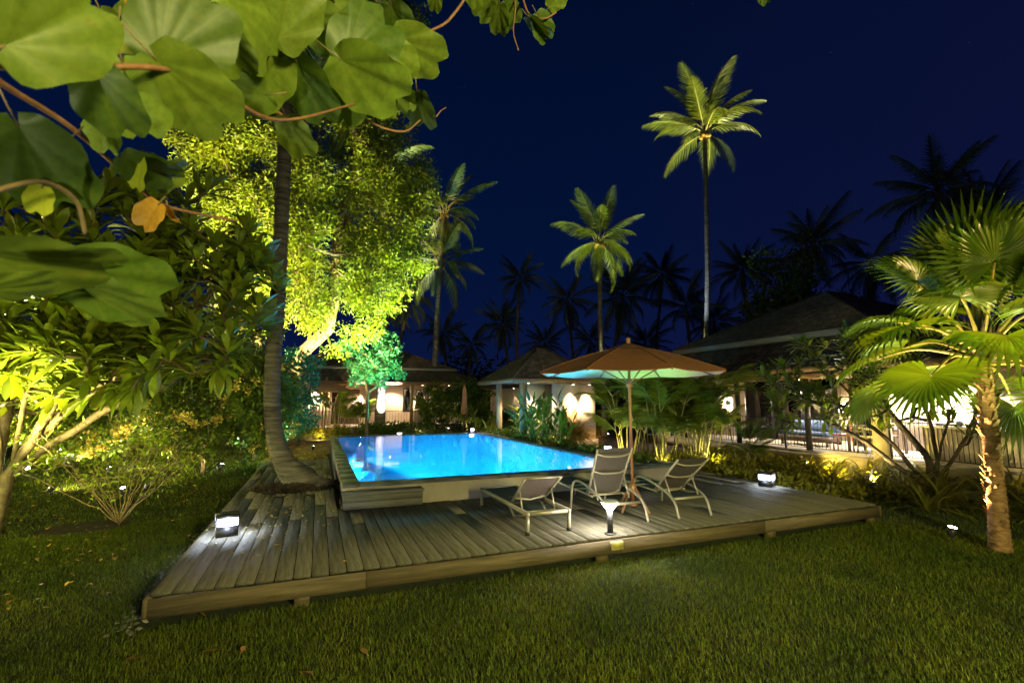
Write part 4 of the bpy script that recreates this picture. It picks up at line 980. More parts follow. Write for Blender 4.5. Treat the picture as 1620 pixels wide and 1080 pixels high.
sel = tips[rng.permutation(len(tips))[:330]]
root = [(.35, 16.9, 0), (.3, 16.7, 1.2), (.2, 16.3, 2.2), (.3, 16.0, 3.0)]
P, par, en = tree_nodes([np.array(p) for p in root]+[D(478, 558, 20.3), D(518, 522, 20), D(534, 440, 19.6), D(536, 330, 19.4)], sel, step=.7, jit=.10)
limb_mesh(P, par, en, .25, .012, .5, 9).build('trunk', M['bark'], bt_, True)
def scr(P_):                                         # keep the curved limbs clear of leaves, as on the real tree
    q = P_-np.array(CAM); c, s_ = cos(YAW), sin(YAW); X = c*q[:, 0]-s_*q[:, 1]; Y = s_*q[:, 0]+c*q[:, 1]; Z = q[:, 2]; c, s_ = cos(PITCH), sin(PITCH)
    return np.stack([810+F*X/(c*Y+s_*Z), 540-F*(c*Z-s_*Y)/(c*Y+s_*Z)], 1)
sp_ = scr(tips); keep = tips[:, 2] > 2.6
for (xa, ya), (xb, yb) in (((450, 610), (520, 528)), ((520, 528), (536, 440)), ((536, 440), (537, 320)), ((455, 640), (452, 560)), ((500, 545), (545, 500))):
    dv = np.array((xb-xa, yb-ya)); u_ = np.clip(((sp_-(xa, ya))@dv)/(dv@dv), 0, 1)[:, None]; keep &= np.linalg.norm(sp_-((xa, ya)+u_*dv), axis=1) > 17
b = MB(); leaf_cloud(b, tips[keep], .58, 150, .135, -.3); b.build('crown', M['leafbig'], bt_)
# low teal lit branch in front of the white lit palm
tt = thing('young_tree', 'small round tree glowing turquoise green in front of the white lit palm trunk', 'tree', (3.55, 17.6, 0))
tc_ = np.concatenate([ell(602, 560, 22.3, 30, 34, 26), ell(566, 545, 22.3, 22, 14, 9), ell(622, 580, 22.3, 14, 18, 8), ell(585, 598, 22.3, 26, 10, 9), ell(560, 578, 22.3, 12, 12, 4)])
P, par, en = tree_nodes([(3.2, 17.0, 0), (3.2, 17.0, 1.2), (3.2, 17, 2.2)], tc_, step=.4, jit=.05); limb_mesh(P, par, en, .08, .008).build('trunk', M['bark'], tt, True)
b = MB(); leaf_cloud(b, tc_, .32, 75, .17); b.build('crown', M['leafteal'], tt)

# ------------------------------------------------------------------ frangipani trees
FL_M = [ell_mesh('leaf', M['leaffr'], n=6, wd=w_, droop=dr, fold=.035, pk=1.5) for w_, dr in ((.27, .15), (.31, .35), (.25, .55))]
def frangipani(root, tips, label, r0, per, size, name='frangipani_tree', flowers=0, lim=300, rosdir=None, step=.3, kd=1.0, limbs=(), e=.42):
    t = thing(name, label, 'tree', tuple(root[0]))
    P, par, en = tree_nodes([np.array(p, float) for p in root], tips, kd, step, .03, 0., limbs, .06); limb_mesh(P, par, en, r0, .013, e, 8).build('trunk', M['barkf'], t, True)
    items = []
    for i in en:
        d = P[i]-P[par[i]]; d /= np.linalg.norm(d)+1e-9; d = d+np.array((0, 0, .5)); d /= np.linalg.norm(d)
        a = np.cross(d, (0, 0, 1.)); a /= np.linalg.norm(a)+1e-9; c = np.cross(d, a); k = random.randint(int(per*.7), int(per*1.3)); ph = rng.random()*6
        for j in range(k):
            an = ph+j*2.4; sp = .35+.95*(j/k); v = d*cos(sp)+(a*cos(an)+c*sin(an))*sin(sp); p = P[i]-d*.10*(j/k)
            items.append((p+v*.02, tuple(Vector(v).to_track_quat('X', 'Z').to_euler()), size*random.uniform(.7, 1.15)))
    leaf_parts(t, 'leaf', FL_M, items, lim)
    for i in range(flowers):
        q = P[random.choice(en)]+rng.normal(0, .03, 3)+(0, 0, .1); b = MB()
        for j in range(5):
            a = j*2*pi/5; v, f = blade(2, .55, .2, .0); Rm = np.array(Euler((0, -.6, a)).to_matrix())
            for k in range(3):
                pass
            b.add(v@Rm.T*.055+q, f)
        b.build('flower', M['petalw'], t)
    return t
def hull(specs):
    out = []
    for px, py, dp, rx, ry, rz, n in specs:
        c = D(px, py, dp); u = rdirs(n)*(.45+.55*rng.random(n)**.4)[:, None]; s_ = dp/F
        X = np.array((cos(YAW), -sin(YAW), 0)); Y = np.array((sin(YAW), cos(YAW), 0))
        out.append(c+u[:, :1]*rx*s_*X+u[:, 1:2]*rz*Y+u[:, 2:]*ry*s_*np.array((0, 0, 1.)))
    return np.concatenate(out)
fb0 = G(2, 800)
k_ = lambda x, y, d: D(x, y, d)
tips = hull([(60, 360, 9.5, 120, 60, 1.0, 34), (200, 380, 9.2, 110, 60, 1.0, 40), (320, 400, 9.0, 85, 50, .8, 34), (390, 470, 9.0, 40, 60, .6, 14), (120, 470, 9.5, 130, 50, 1.2, 30), (60, 560, 9.6, 90, 50, .8, 16), (120, 570, 8.9, 110, 45, .5, 18), (270, 560, 8.7, 90, 45, .5, 14), (240, 320, 9.5, 110, 30, .8, 12), (140, 540, 9.6, 120, 40, .8, 14), (380, 520, 9.0, 40, 40, .5, 8), (260, 440, 9.0, 90, 40, .6, 12), (-80, 420, 10, 60, 90, 1, 10), (310, 490, 9, 60, 30, .6, 8), (60, 560, 9.6, 90, 50, .8, 14), (120, 570, 8.9, 110, 45, .5, 18), (270, 560, 8.7, 90, 45, .5, 14)])
LB0 = np.array(D(-6, 800, 10.2)); LB0[2] = 0
frangipani([LB0, LB0+(.02, 0, .1), D(12, 752, 10.1)], tips, 'large many branched frangipani tree with long leaves at the left of the garden', .088, 14, .40, lim=300, step=.28, e=.5,
  limbs=[(2, [D(55, 690, 10), D(120, 640, 9.8), D(190, 590, 9.6), D(270, 540, 9.3), D(330, 470, 9.1)]), (2, [D(28, 690, 10.2), D(40, 620, 10.3), D(62, 540, 10.2), D(60, 450, 10)]), (2, [D(48, 700, 9.9), D(95, 620, 9.6), D(150, 520, 9.5), D(190, 430, 9.4)]),
         (1, [D(2, 700, 10.5), D(-20, 600, 10.5), D(-40, 500, 10.4)]), (2, [D(85, 700, 9.9), D(170, 650, 9.7), D(260, 610, 9.5), D(350, 560, 9.2)])])
tips = hull([(-30, 560, 11.5, 70, 60, 1, 10), (60, 620, 12.5, 60, 30, 1, 8), (30, 520, 12, 70, 50, 1, 10)])
sb = D(-10, 760, 12.5); sb[2] = 0
frangipani([sb, sb+(0, 0, .5), D(4, 690, 12.5)], tips, 'second frangipani stem with pale bark behind the large left frangipani', .09, 12, .38, lim=120, limbs=[(2, [D(14, 640, 12.4), D(20, 600, 12.4)])])
# right hand frangipani in front of the villa
rb = G(1478, 781)
tips = hull([(1290, 590, 13, 70, 45, .9, 46), (1380, 570, 13, 70, 40, .9, 30), (1260, 640, 12.6, 35, 35, .6, 16), (1500, 610, 13.3, 60, 50, .9, 14), (1345, 650, 12.6, 40, 25, .6, 10), (1430, 620, 13.5, 50, 40, .9, 10), (1540, 660, 13, 30, 40, .6, 5)])
frangipani([rb, rb+(0, 0, .12), rb+(-.02, 0, .2)], tips, 'spreading bare stemmed frangipani in front of the villa pillar', .085, 11, .30, flowers=7, lim=300, step=.25, e=.45,
  limbs=[(2, [D(1440, 735, 13.1), D(1400, 690, 13), D(1350, 655, 12.9), D(1300, 620, 12.9)]), (2, [D(1462, 720, 13.1), D(1430, 680, 13.1), D(1390, 630, 13)]), (2, [D(1482, 730, 13.1), D(1475, 680, 13.2), D(1460, 640, 13.2)]), (2, [D(1500, 735, 13.2), D(1530, 690, 13.3), D(1545, 650, 13.3)]), (1, [D(1430, 745, 13), D(1370, 700, 12.8), D(1320, 672, 12.7)]), (2, [D(1492, 700, 13.2), D(1505, 650, 13.3)])])

# ------------------------------------------------------------------ flowering shrubs with yellow blossom
def flower_shrub(base, specs, label, nfl, lm='leafgreen', per=110, size=.11, r0=.05, fm='flower', fsz=.085):
    t = thing('flowering_shrub', label, 'shrub', tuple(base)); tips = hull(specs); base = np.array(base, float)
    P, par, en = tree_nodes([base, base+(0.02, 0, .15), base+(0, .02, .3)], tips, 1, .3, .05); limb_mesh(P, par, en, r0, .005, .45, 5).build('stem', M['twig'], t, True)
    b = MB(); leaf_cloud(b, tips, .34, per, size, -.2); b.build('foliage', M[lm], t, kind='stuff')
    if nfl:
        tv, tf = [], []
        for j in range(5):
            a = j*2*pi/5; c, s_ = cos(a), sin(a); k = len(tv)
            for x, y, z in ((.1, 0, 0), (.6, .28, .3), (1, 0, .35), (.6, -.28, .3)): tv.append((z, x*c-y*s_, x*s_+y*c))
            tf += [(k, k+1, k+2), (k, k+2, k+3)]
        tv = np.array(tv); tf = np.array(tf)
        cl = tips[rng.integers(0, len(tips), nfl//6)]+rdirs(nfl//6)*.34; tocam = np.array(CAM)-cl; tocam /= np.linalg.norm(tocam, axis=1)[:, None]; cl += tocam*.12
        pos = np.repeat(cl, 6, 0)+rng.normal(0, .055, (nfl//6*6, 3)); d = np.repeat(tocam, 6, 0)*.6+rdirs(len(pos), .3)
        b = MB(); scatter(b, tv, tf, pos, ortho(d, None, rng.random(len(pos))*6), fsz*(.6+.6*rng.random(len(pos)))); b.build('blossom', M[fm], t, kind='stuff')
    return t
flower_shrub((-1.45, 9.5, 0), [(300, 560, 14.2, 85, 60, 1.0, 52), (170, 560, 14.2, 90, 70, .9, 44), (130, 630, 14.2, 60, 40, .7, 16), (60, 610, 14.2, 70, 60, .7, 26), (370, 600, 13.6, 55, 70, .8, 34), (230, 600, 14.5, 70, 50, 1, 30), (320, 650, 13.8, 60, 40, .7, 24), (380, 530, 14, 45, 45, .8, 18), (250, 520, 14.5, 60, 40, .8, 16), (400, 670, 13.2, 30, 40, .5, 12), (410, 600, 10.6, 34, 46, .4, 26), (420, 650, 10.4, 26, 34, .35, 14), (290, 665, 12.2, 70, 42, .5, 30), (190, 660, 12.4, 60, 46, .5, 26), (110, 650, 12.6, 60, 50, .5, 22)], 'dense shrub covered in yellow orange blossom left of the leaning palm', 1500, fsz=.09)
flower_shrub((-.6, 12.2, 0), [(455, 600, 16.2, 40, 50, .8, 26), (450, 660, 16, 38, 36, .8, 22), (415, 640, 15.5, 35, 50, .8, 18), (450, 640, 16.4, 26, 36, .6, 12)], 'bright green shrub glowing right behind the leaning palm trunk', 120, 'leafteal', 120, .13)
flower_shrub((-4.6, 14.5, 0), [(180, 640, 19, 75, 45, 1.3, 34), (110, 640, 20, 60, 40, 1.3, 18), (240, 660, 19, 50, 35, 1.1, 16), (70, 600, 21, 80, 50, 1, 18)], 'loose yellow green shrub behind the star bright spotlight on the left lawn', 90, 'leafgreen', 95, .15)
flower_shrub((-9, 22, 0), [(40, 560, 30, 110, 90, 2, 40), (180, 560, 30, 100, 80, 2, 40), (-60, 560, 28, 80, 90, 2, 20)], 'tall dark hedge of trees closing the left end of the lawn', 0, 'leafgreen', 110, .32, .2)
flower_shrub((5.7, 19.5, 0), [(712, 630, 25.5, 40, 28, .8, 34), (690, 650, 25, 30, 20, .8, 16), (735, 620, 26, 25, 20, .8, 12)], 'rounded dark green bush with yellow tips left of the closed umbrella', 90, 'leafgreen', 90, .16)
flower_shrub((8.35, 19.0, 0), [(755, 655, 25, 20, 24, .6, 12), (768, 640, 25.5, 14, 30, .6, 8)], 'small lit bush between the closed umbrella and the pavilion', 30, 'leafhel', 80, .16)
flower_shrub((7.8, 9.3, .5), [(890, 700, 14.5, 14, 10, .3, 6), (872, 705, 14.2, 10, 10, .3, 4)], 'small orange flowered plant low on the planter right of the pool', 40, 'leafcov', 60, .09, .01, 'flower', .06)
# thin bare bush in mid lawn
bb = G(188, 832)
tips = hull([(150, 710, 9.4, 90, 50, .5, 50), (250, 710, 9.6, 60, 60, .5, 56), (200, 740, 9.2, 60, 40, .4, 40), (310, 680, 9.6, 40, 30, .4, 6), (70, 740, 9.3, 30, 20, .3, 5)])
t = thing('bare_bush', 'thin nearly leafless bush in a mulch ring on the left lawn', 'bush', tuple(bb)); P, par, en = tree_nodes([bb, bb+(0, 0, .04), bb+(0, 0, .08)], tips, .6, .22, .02, bend=.04, limbs=[(1, [bb+(np.array(q_)-bb)*.35+(0, 0, .06), bb+(np.array(q_)-bb)*.7+(0, 0, .03), q_]) for q_ in tips[::9]])
limb_mesh(P, par, en, .015, .003, .45, 5).build('stem', M['twig'], t, True); b = MB(); leaf_cloud(b, tips, .16, 7, .07); b.build('foliage', M['leaffr'], t, kind='stuff')

# ------------------------------------------------------------------ fan palm
fp = G(1583, 872); t = thing('fan_palm', 'large spotlit fan palm with pleated leaves and rough orange lit trunk at the right', 'palm tree', tuple(fp))
fc = D(1556, 572, 8.75)
Q = []; rad = []; pth = bez([fp, fp+(fc-fp)*.33+(.02, 0, 0), fp+(fc-fp)*.66, fc], 14)
for i, p in enumerate(pth):
    s = i/(len(pth)-1); r_ = .100-.025*s+.02*math.exp(-s*12); Q += [p, p+(0, 0, .022)]; rad += [r_*1.06, r_*.95]
b = MB(); b.tube(Q, rad, 18)
for i in range(150):                                   # old leaf base scars
    s = rng.random(); a = rng.random()*2*pi; p = fp+(fc-fp)*s; r_ = .094-.025*s
    q = p+np.array((r_*cos(a), r_*sin(a), 0)); o2 = np.array((cos(a), sin(a), 0))
    L_ = .035+.05*rng.random()+.03*s; tg = np.array((-sin(a), cos(a), 0))*(.02+.02*rng.random())
    b.add([q-tg, q+tg, q+o2*L_*.6+(0, 0, L_)+tg*.4, q+o2*L_*.6+(0, 0, L_)-tg*.4, q-tg*.5+(0, 0, .04)], np.array([(0, 1, 2, 3), (0, 3, 4, 4)]))
b.build('trunk', M['barkfan'], t)
b = MB()
for i in range(40):
    a = rng.random()*2*pi; r_ = .07; z = rng.random()*.45; q = fc+np.array((r_*cos(a), r_*sin(a), z-.05)); b.tube([q, q+np.array((.10*cos(a), .10*sin(a), .16)), q+np.array((.13*cos(a), .13*sin(a), .28))], [.03, .02, .008], 4)
b.build('fibre_sheath', M['bark'], t, kind='stuff')
def fan_mesh(nseg=38, Rr=.78, spread=2.75, dr=.18):
    b = MB()
    for i in range(nseg):
        a0 = -spread+2*spread*i/nseg; a1 = -spread+2*spread*(i+1)/nseg; am = (a0+a1)/2
        L = Rr*(1-.20*(abs(am)/spread)**2)*random.uniform(.94, 1.04); sp = .60+random.uniform(-.05, .05)
        def pt(a, r, z): return (r*cos(a), r*sin(a), z-dr*(r/Rr)**2*(.5+.5*cos(a)**2)+.13*(r/Rr)*abs(sin(a)))
        rs = [.02, .25*Rr, sp*L]; V = []
        for r in rs: V += [pt(a0, r, 0), pt(am, r, .028*r/Rr*3), pt(a1, r, 0)]
        for j in range(2):
            k = j*3
        dz = random.uniform(.02, .11)
        V += [pt(am-.3*(am-a0), .84*L, -.02), pt(am+.3*(a1-am), .84*L, -.02), pt(am+random.uniform(-.02, .02), L, -dz-.03)]
        b.add(V, [(0, 1, 4, 3), (1, 2, 5, 4), (3, 4, 7, 6), (4, 5, 8, 7), (6, 7, 10, 9), (7, 8, 10), (9, 10, 11)])
    return b.mesh('fan_leaf', M['fan'])
FANS = [fan_mesh(40, .72, 2.6, .16), fan_mesh(38, .74, 2.4, .34), fan_mesh(38, .68, 2.8, .26)]
nf = 32
for i in range(nf):
    s = (i+.5)/nf; az = i*2.39996+1.2; el = R(88-102*s); L = .85+.45*s
    u = np.array((cos(az)*cos(el), sin(az)*cos(el), sin(el))); o0 = fc+(0, 0, .30-.35*s); p1 = o0+u*L*.55+(0, 0, .05); p2 = o0+u*L+np.array((0, 0, -.20*s*L))
    if s < .4: p2 = p2+(0, 0, .22)
    pe = MB(); pe.tube(bez([o0, p1, p2], 5), [.024]*4+[.017]*4+[.011]*3, 6); po = pe.build('petiole', M['petiole'], t, True)
    dr = p2-p1; dr /= np.linalg.norm(dr); dr = dr*.8+np.array((0, 0, -.25*s)); 
    rot = Vector(dr).to_track_quat('X', 'Z').to_euler()
    o_ = place('leaf_blade', FANS[i % 3], po, tuple(p2-fp), rot, random.uniform(.92, 1.12))
# ------------------------------------------------------------------ areca clumps
def areca(base, n, h, label, sp=.35):
    t = thing('areca_palm', label, 'palm clump', tuple(base), 'areca palm clumps between the umbrella and the villa'); base = np.array(base, float)
    c = MB()
    for i in range(n):
        a = rng.random()*2*pi; q = base+np.array((cos(a), sin(a), 0))*rng.random()*sp; hh = h*(.3+.55*rng.random()); tp = q+np.array((cos(a), sin(a), 0))*hh*.22+(0, 0, hh)
        c.tube([q, (q+tp)/2+(0, 0, .05), tp], [.022, .018, .014], 5)
        for k in range(3): place('frond', FR_ARECA[(i+k) % 3], t, tuple(tp-base), (rng.normal(0, .3), -R(rng.uniform(38, 82)), a+rng.normal(0, 1.3)), rng.uniform(.75, 1.05)*h/2.4)
    c.build('cane_stem', M['cane'], t, kind='stuff'); return t
areca((9.7, 7.1, 0), 11, 2.4, 'leftmost areca palm clump, feathery and yellow lit beneath the umbrella')
areca((10.1, 5.9, 0), 12, 2.4, 'areca palm clump just right of the umbrella pole')
areca((10.9, 5.6, 0), 12, 2.3, 'dense dark areca palm clump behind the reclined lounger')
areca((11.9, 6.2, 0), 9, 2.6, 'areca palm clump nearest the villa wall')
areca((11.6, 8.4, 0), 9, 2.9, 'taller areca palm clump behind the others')
areca((11.2, 4.3, 0), 6, 1.4, 'small low areca clump with long arching yellow fronds beside the villa railing')
for (x, y, h, l) in ((2.1, 20.9, 2.2, 'areca palm clump before the middle of the bungalow'), (3.1, 22.1, 2.2, 'thin areca palm clump right of the open tan umbrella'), (6.9, 21.3, 1.9, 'areca clump right of the white lit trunk in front of the bungalow')): areca((x, y, 0), 7, h, l)
# ------------------------------------------------------------------ ginger / heliconia clumps
HL = [ell_mesh('leaf', M['leafhel'], n=5, wd=w_, droop=dr, fold=.03) for w_, dr in ((.24, .15), (.28, .4), (.22, .7))]
def ginger(base, n, h, label, rad=.4):
    t = thing('ginger_plant', label, 'plant', tuple(base), 'broad leaved ginger plants by the pavilion'); base = np.array(base, float); items = []; c = MB()
    for i in range(n):
        a = rng.random()*2*pi; q = base+np.array((cos(a), sin(a), 0))*rad*math.sqrt(rng.random()); hh = h*(.55+.5*rng.random()); lean = np.array((cos(a), sin(a), 0))*.22*hh
        c.tube([q, q+lean*.5+(0, 0, hh*.5), q+lean+(0, 0, hh)], [.012, .01, .006], 4)
        for k in range(7):
            s = .15+.85*k/6; p = q+lean*s+(0, 0, hh*s); az = a+k*pi+rng.normal(0, .5); el = R(35+35*s); items.append((p, (rng.normal(0, .3), -el, az), rng.uniform(.36, .55)))
    c.build('stem', M['cane'], t, kind='stuff'); leaf_parts(t, 'leaf', HL, items, 120); return t
ginger((7.75, 8.6, .5), 17, 1.35, 'big broad leaved ginger clump in front of the pavilion wall', .42)
ginger((7.75, 9.9, .5), 9, 1.1, 'ginger clump beside the near pavilion post', .3)
ginger((9.0, 12.6, .4), 10, 1.1, 'yellow lit ginger clump seen between the two pavilion posts', .35)
ginger((7.8, 14.6, .0), 9, 1.4, 'dark ginger clump left of the far pavilion post', .4)
ginger((7.75, 7.5, .5), 6, .8, 'low ginger clump at the near end of the planter', .3)
# ------------------------------------------------------------------ low cover
def spider_mesh(n=34, L=.42):
    b = MB(); v, f = blade(3, .05, .75, .006); pos = []; 
    Rm = []; sc_ = []
    for i in range(n):
        a = rng.random()*2*pi; el = R(30+50*rng.random()); Rm.append(np.array(Euler((0, -el, a)).to_matrix())); pos.append((.02*cos(a), .02*sin(a), 0)); sc_.append(L*(.7+.6*rng.random()))
    scatter(b, v, f, np.array(pos), np.array(Rm), np.array(sc_)); return b.mesh('spider_plant', M['leafcov'])
SP = [spider_mesh() for _ in range(3)]
pts = []
for i in range(64):
    s = i/63; x = 12.6+1.1*math.sin(i*2.1); y = 4.4-5.4*s+rng.normal(0, .12); pts.append((x+rng.normal(0, .38), y))
for i, (x, y) in enumerate(pts):
    o = bpy.data.objects.new('spider_plant', SP[i % 3]); col.objects.link(o); o.location = (x, y, .0); o.rotation_euler = (0, 0, rng.random()*6); s_ = rng.uniform(1.1, 1.9); o.scale = (s_,)*3
    o['label'] = 'tufted grassy spider plant in the border along the villa plinth'; o['category'] = 'plant'; o['group'] = 'spider plants along the villa plinth'
def cover(name, label, regions, m, per, size, n, rad=.16, cat='ground cover', zb=.6):
    b = MB(); cs = []
    for (x0, x1, y0, y1, z0, z1) in regions:
        k = max(3, int(n*(x1-x0)*(y1-y0))); cs.append(np.stack([rng.uniform(x0, x1, k), rng.uniform(y0, y1, k), z0+(z1-z0)*rng.random(k)], 1))
    leaf_cloud(b, np.concatenate(cs), rad, per, size, zb); return b.build(name, M[m], None, kind='stuff', label=label, category=cat)
cover('ground_cover', 'low mixed planting filling the border between deck and villa', [(9.5, 12.6, 3.0, 6.6, .0, .32), (9.45, 11.2, 1.9, 3.2, 0, .24), (12.4, 14.3, 3.5, 8, 0, .12), (9.6, 12.0, 1.0, 1.9, 0, .16), (12.9, 14.4, -3, 1.5, 0, .12)], 'leafcov', 40, .12, 16)
cover('planter_cover', 'dark grassy planting along the planter right of the pool', [(7.4, 8.15, 5.2, 14, .55, .66), (7.5, 8.15, 3.3, 4.3, .55, .62), (8.35, 9.4, 5.4, 11, .0, .3)], 'leafgreen', 30, .10, 15, .12)
cover('hedge', 'low clipped hedge running behind the far pool edge', [(4.6, 8.6, 17.9, 18.5, .1, .75)], 'leafgreen', 70, .10, 26, .2, 'hedge')
cover('border_plants', 'bright yellow lit border plants below the open tan umbrella', [(-.2, 2.6, 19.2, 20.6, .0, .5)], 'leafcov', 60, .13, 14, .2, 'plants')
cover('understorey', 'dim shrubs between the bungalow and the pavilion', [(8.6, 11.2, 15.2, 18.5, 0, 1.2), (3.0, 5.0, 18.6, 20, 0, .6)], 'leafgreen', 70, .16, 8, .35)
cover('right_shrubs', 'dark shrubs behind the fan palm trunk', [(15.5, 20, -4.8, -2.6, 0, 1.6), (13.0, 16, -5.0, -3.5, 0, .5)], 'leafgreen', 70, .16, 9, .35)
# arched grey brown shrub by the pavilion wall
cs = hull([(912, 672, 14.4, 24, 22, .35, 26)]); b = MB(); v, f = blade(3, .02, .9, .0); k = 900; pos = cs[rng.integers(0, len(cs), k)]*0+np.array(D(912, 690, 14.4))
d = rdirs(k, .9); d[:, 2] = abs(d[:, 2]); t = thing('fountain_grass', 'rounded tuft of dry brown fountain grass by the pavilion wall', 'grass clump', tuple(D(912, 690, 14.4)))
scatter(b, v, f, pos, ortho(d), .75*(.6+.5*rng.random(k))); b.build('blades', M['dryleaf'], t, kind='stuff')
# ================================================================== GRASS
def lawn(n, rmin, rmax, seg, name, w0, h0, expo):
    u = rng.random(n); r = (rmin**expo+(rmax**expo-rmin**expo)*u)**(1/expo)
    a = YAW+R(1)*rng.uniform(-51, 51, n); x = CAM[0]+r*np.sin(a); y = CAM[1]+r*np.cos(a)
    ok = ~((x > -.02) & (x < 9.3) & (y > .02) & (y < 9.2)) & ~((x > -.3) & (x < 8.4) & (y > 9.1) & (y < 22)) & ~((x > 8) & (y > 5)) & ~((x > 12.4) & (y > -2.5+(22-x)*.4)) & ~((x > 9.3) & (y > 2.4+(9.3-x)*.3)) & ~((x > 14) & (y > -1.6))
    ok &= ~(((x+1.9)/.55)**2+((y-4.1)/.4)**2 < 1) & ~((x+.12 > 0) & (x < 0) & (y > 0) & (y < 9))
    x, y, r = x[ok], y[ok], r[ok]; k = len(x)
    az = rng.random(k)*2*pi; cl = .5+.5*np.sin(x*2.3+np.sin(y*1.7)*1.5)*np.sin(y*2.1+1)
    h = h0*(.45+.75*rng.random(k))*(.75+.4*cl)*(1+r*.01); wd = w0*(.6+.6*rng.random(k))*np.maximum(1, r/6)
    ln = .35+.75*rng.random(k); dx, dy = np.cos(az), np.sin(az); px, py = -dy*wd, dx*wd
    Z = np.zeros(k)
    if seg == 2:
        V = np.stack([np.stack([x-px, y-py, Z-.004], 1), np.stack([x+px, y+py, Z-.004], 1),
                      np.stack([x+dx*h*ln*.35-px*.8, y+dy*h*ln*.35-py*.8, h*.6], 1), np.stack([x+dx*h*ln*.35+px*.8, y+dy*h*ln*.35+py*.8, h*.6], 1),
                      np.stack([x+dx*h*ln, y+dy*h*ln, h*.92], 1)], 1)
        t = np.array([(0, 1, 3), (0, 3, 2), (2, 3, 4)])
    else:
        V = np.stack([np.stack([x-px, y-py, Z-.004], 1), np.stack([x+px, y+py, Z-.004], 1), np.stack([x+dx*h*ln*.8, y+dy*h*ln*.8, h], 1)], 1); t = np.array([(0, 1, 2)])
    m_ = V.shape[1]; b = MB(); b.add(V.reshape(-1, 3), (t[None]+(np.arange(k)*m_)[:, None, None]).reshape(-1, 3))
    b.build(name, M['grass'], None, kind='stuff', label='short broad bladed green lawn grass around the deck', category='grass')
lawn(330000, 2.6, 9.5, 2, 'grass', .0027, .046, 1.15)
lawn(300000, 8.5, 34, 1, 'grass', .0036, .055, .9)
# pebbles along the deck edge
b = MB(); tv = np.array([(1, 0, 0), (-1, 0, 0), (0, .8, 0), (0, -.8, 0), (0, 0, .6), (0, 0, -.6)]); tf = np.array([(0, 2, 4), (2, 1, 4), (1, 3, 4), (3, 0, 4)])
k = 900; pos = np.stack([rng.uniform(-.28, -.03, k), rng.uniform(-.05, 9.0, k), np.full(k, .01)], 1); scatter(b, tv, tf, pos, ortho(rdirs(k)*[1, 1, .2]), .012+.022*rng.random(k))
b.build('pebbles', M['stone'], None, kind='stuff', label='small pebbles in the narrow gutter along the left deck edge', category='pebbles')
# fallen petals and leaves
def litter(name, label, n, fx, m, size, z):
    b = MB(); x, y = fx(n); pos = np.stack([x, y, np.full(n, z)+.006*rng.random(n)], 1); d = rdirs(n)*[1, 1, .25]
    tv = np.array([(0, 0, 0), (.35, .3, .08), (1, 0, .02), (.35, -.3, .1)]); scatter(b, tv, LEAF_F, pos, ortho(d), size*(.5+.9*rng.random(n)))
    b.build(name, M[m], None, kind='stuff', label=label, category='fallen petals')
litter('fallen_petals', 'yellow petals scattered on the left of the deck by the lantern', 130, lambda n: (np.clip(rng.normal(.75, .42, n), .04, 3.5), np.clip(rng.normal(2.6, .9, n), .1, 6)), 'flower', .05, DT+.008)
litter('fallen_petals', 'pale petals scattered over the left lawn', 330, lambda n: (rng.uniform(-4.5, -.15, n), rng.uniform(.6, 8.5, n)), 'dryleaf', .06, .055)
litter('leaf_litter', 'brown leaf litter covering the sandy path behind the leaning palm', 1600, lambda n: (rng.uniform(-.2, 1.55, n), rng.uniform(9.2, 18, n)), 'dryleaf', .10, .01)
litter('leaf_litter', 'sparse dry leaves lying along the boards of the deck', 110, lambda n: (rng.uniform(.05, 1.5, n), rng.uniform(.2, 9, n)), 'dryleaf', .055, DT+.004)
def dead_leaf(px, py, size, label, m='dryleaf'):
    p = G(px, py, .05); t = thing('fallen_leaf', label, 'leaf', tuple(p), 'large dead leaves on the front lawn'); v, f = blade(5, .55, -.15, .16)
    a = rng.random()*6; Rm = np.array(Euler((rng.normal(0, .25), .05, a)).to_matrix()); b = MB(); b.add((v*size)@Rm.T+p, f); b.build('blade', M[m], t, True)
    MB().tube([p, p-Rm[:, 0]*size*.35], .0025, 4).build('stalk', M[m], t)
dead_leaf(580, 1034, .085, 'pale tan dead leaf lying in the middle of the front lawn'); dead_leaf(336, 1028, .08, 'yellow brown dead leaf on the front lawn, left of three near the picture bottom')
dead_leaf(382, 1030, .07, 'dark red brown dead leaf beside the yellow brown one on the front lawn', 'drypalm'); dead_leaf(478, 1063, .09, 'large red brown dead leaf nearest the camera on the front lawn', 'drypalm')
dead_leaf(216, 1040, .08, 'pale green yellow dead leaf at the lower left of the lawn', 'dryleaf'); dead_leaf(322, 972, .06, 'small cream dead leaf just below the deck corner', 'dryleaf')
# ================================================================== BRANCH OF THE BUTTERFLY TREE CLOSE TO THE CAMERA
def bau_mesh(m, cup=.18, fold=.25, cleft=.20):
    """two lobed leaf, base at the origin, growing along +x, length 1"""
    b = MB(); nt_ = 37; nr = 6; V = []; U = []
    for i in range(nt_):
        th = -1+2*i/(nt_-1); s = abs(th); ph = th*pi*.97      # oval outline, heart shaped base, cleft tip
        k_ = 1-cleft*math.exp(-(s/.085)**2); ox = (.44+.56*cos(ph)-.10*math.exp(-((s-.80)/.12)**2))*k_; oy = .43*sin(ph)*(1+.06*sin(7*ph))
        for j in range(nr+1):
            q = j/nr; x, y = ox*q, oy*q
            V.append((x, y, fold*abs(y)*(1-.25*q)-cup*x*x-cup*.9*y*y+.022*sin(7*th*pi+cup*20)*q*q)); U.append((abs(th), q))
    F_ = [(i*(nr+1)+j, i*(nr+1)+j+1, (i+1)*(nr+1)+j+1, (i+1)*(nr+1)+j) for i in range(nt_-1) for j in range(nr)]
    b.add(V, np.array(F_), 0, U); return b.mesh('leaf', m, True)
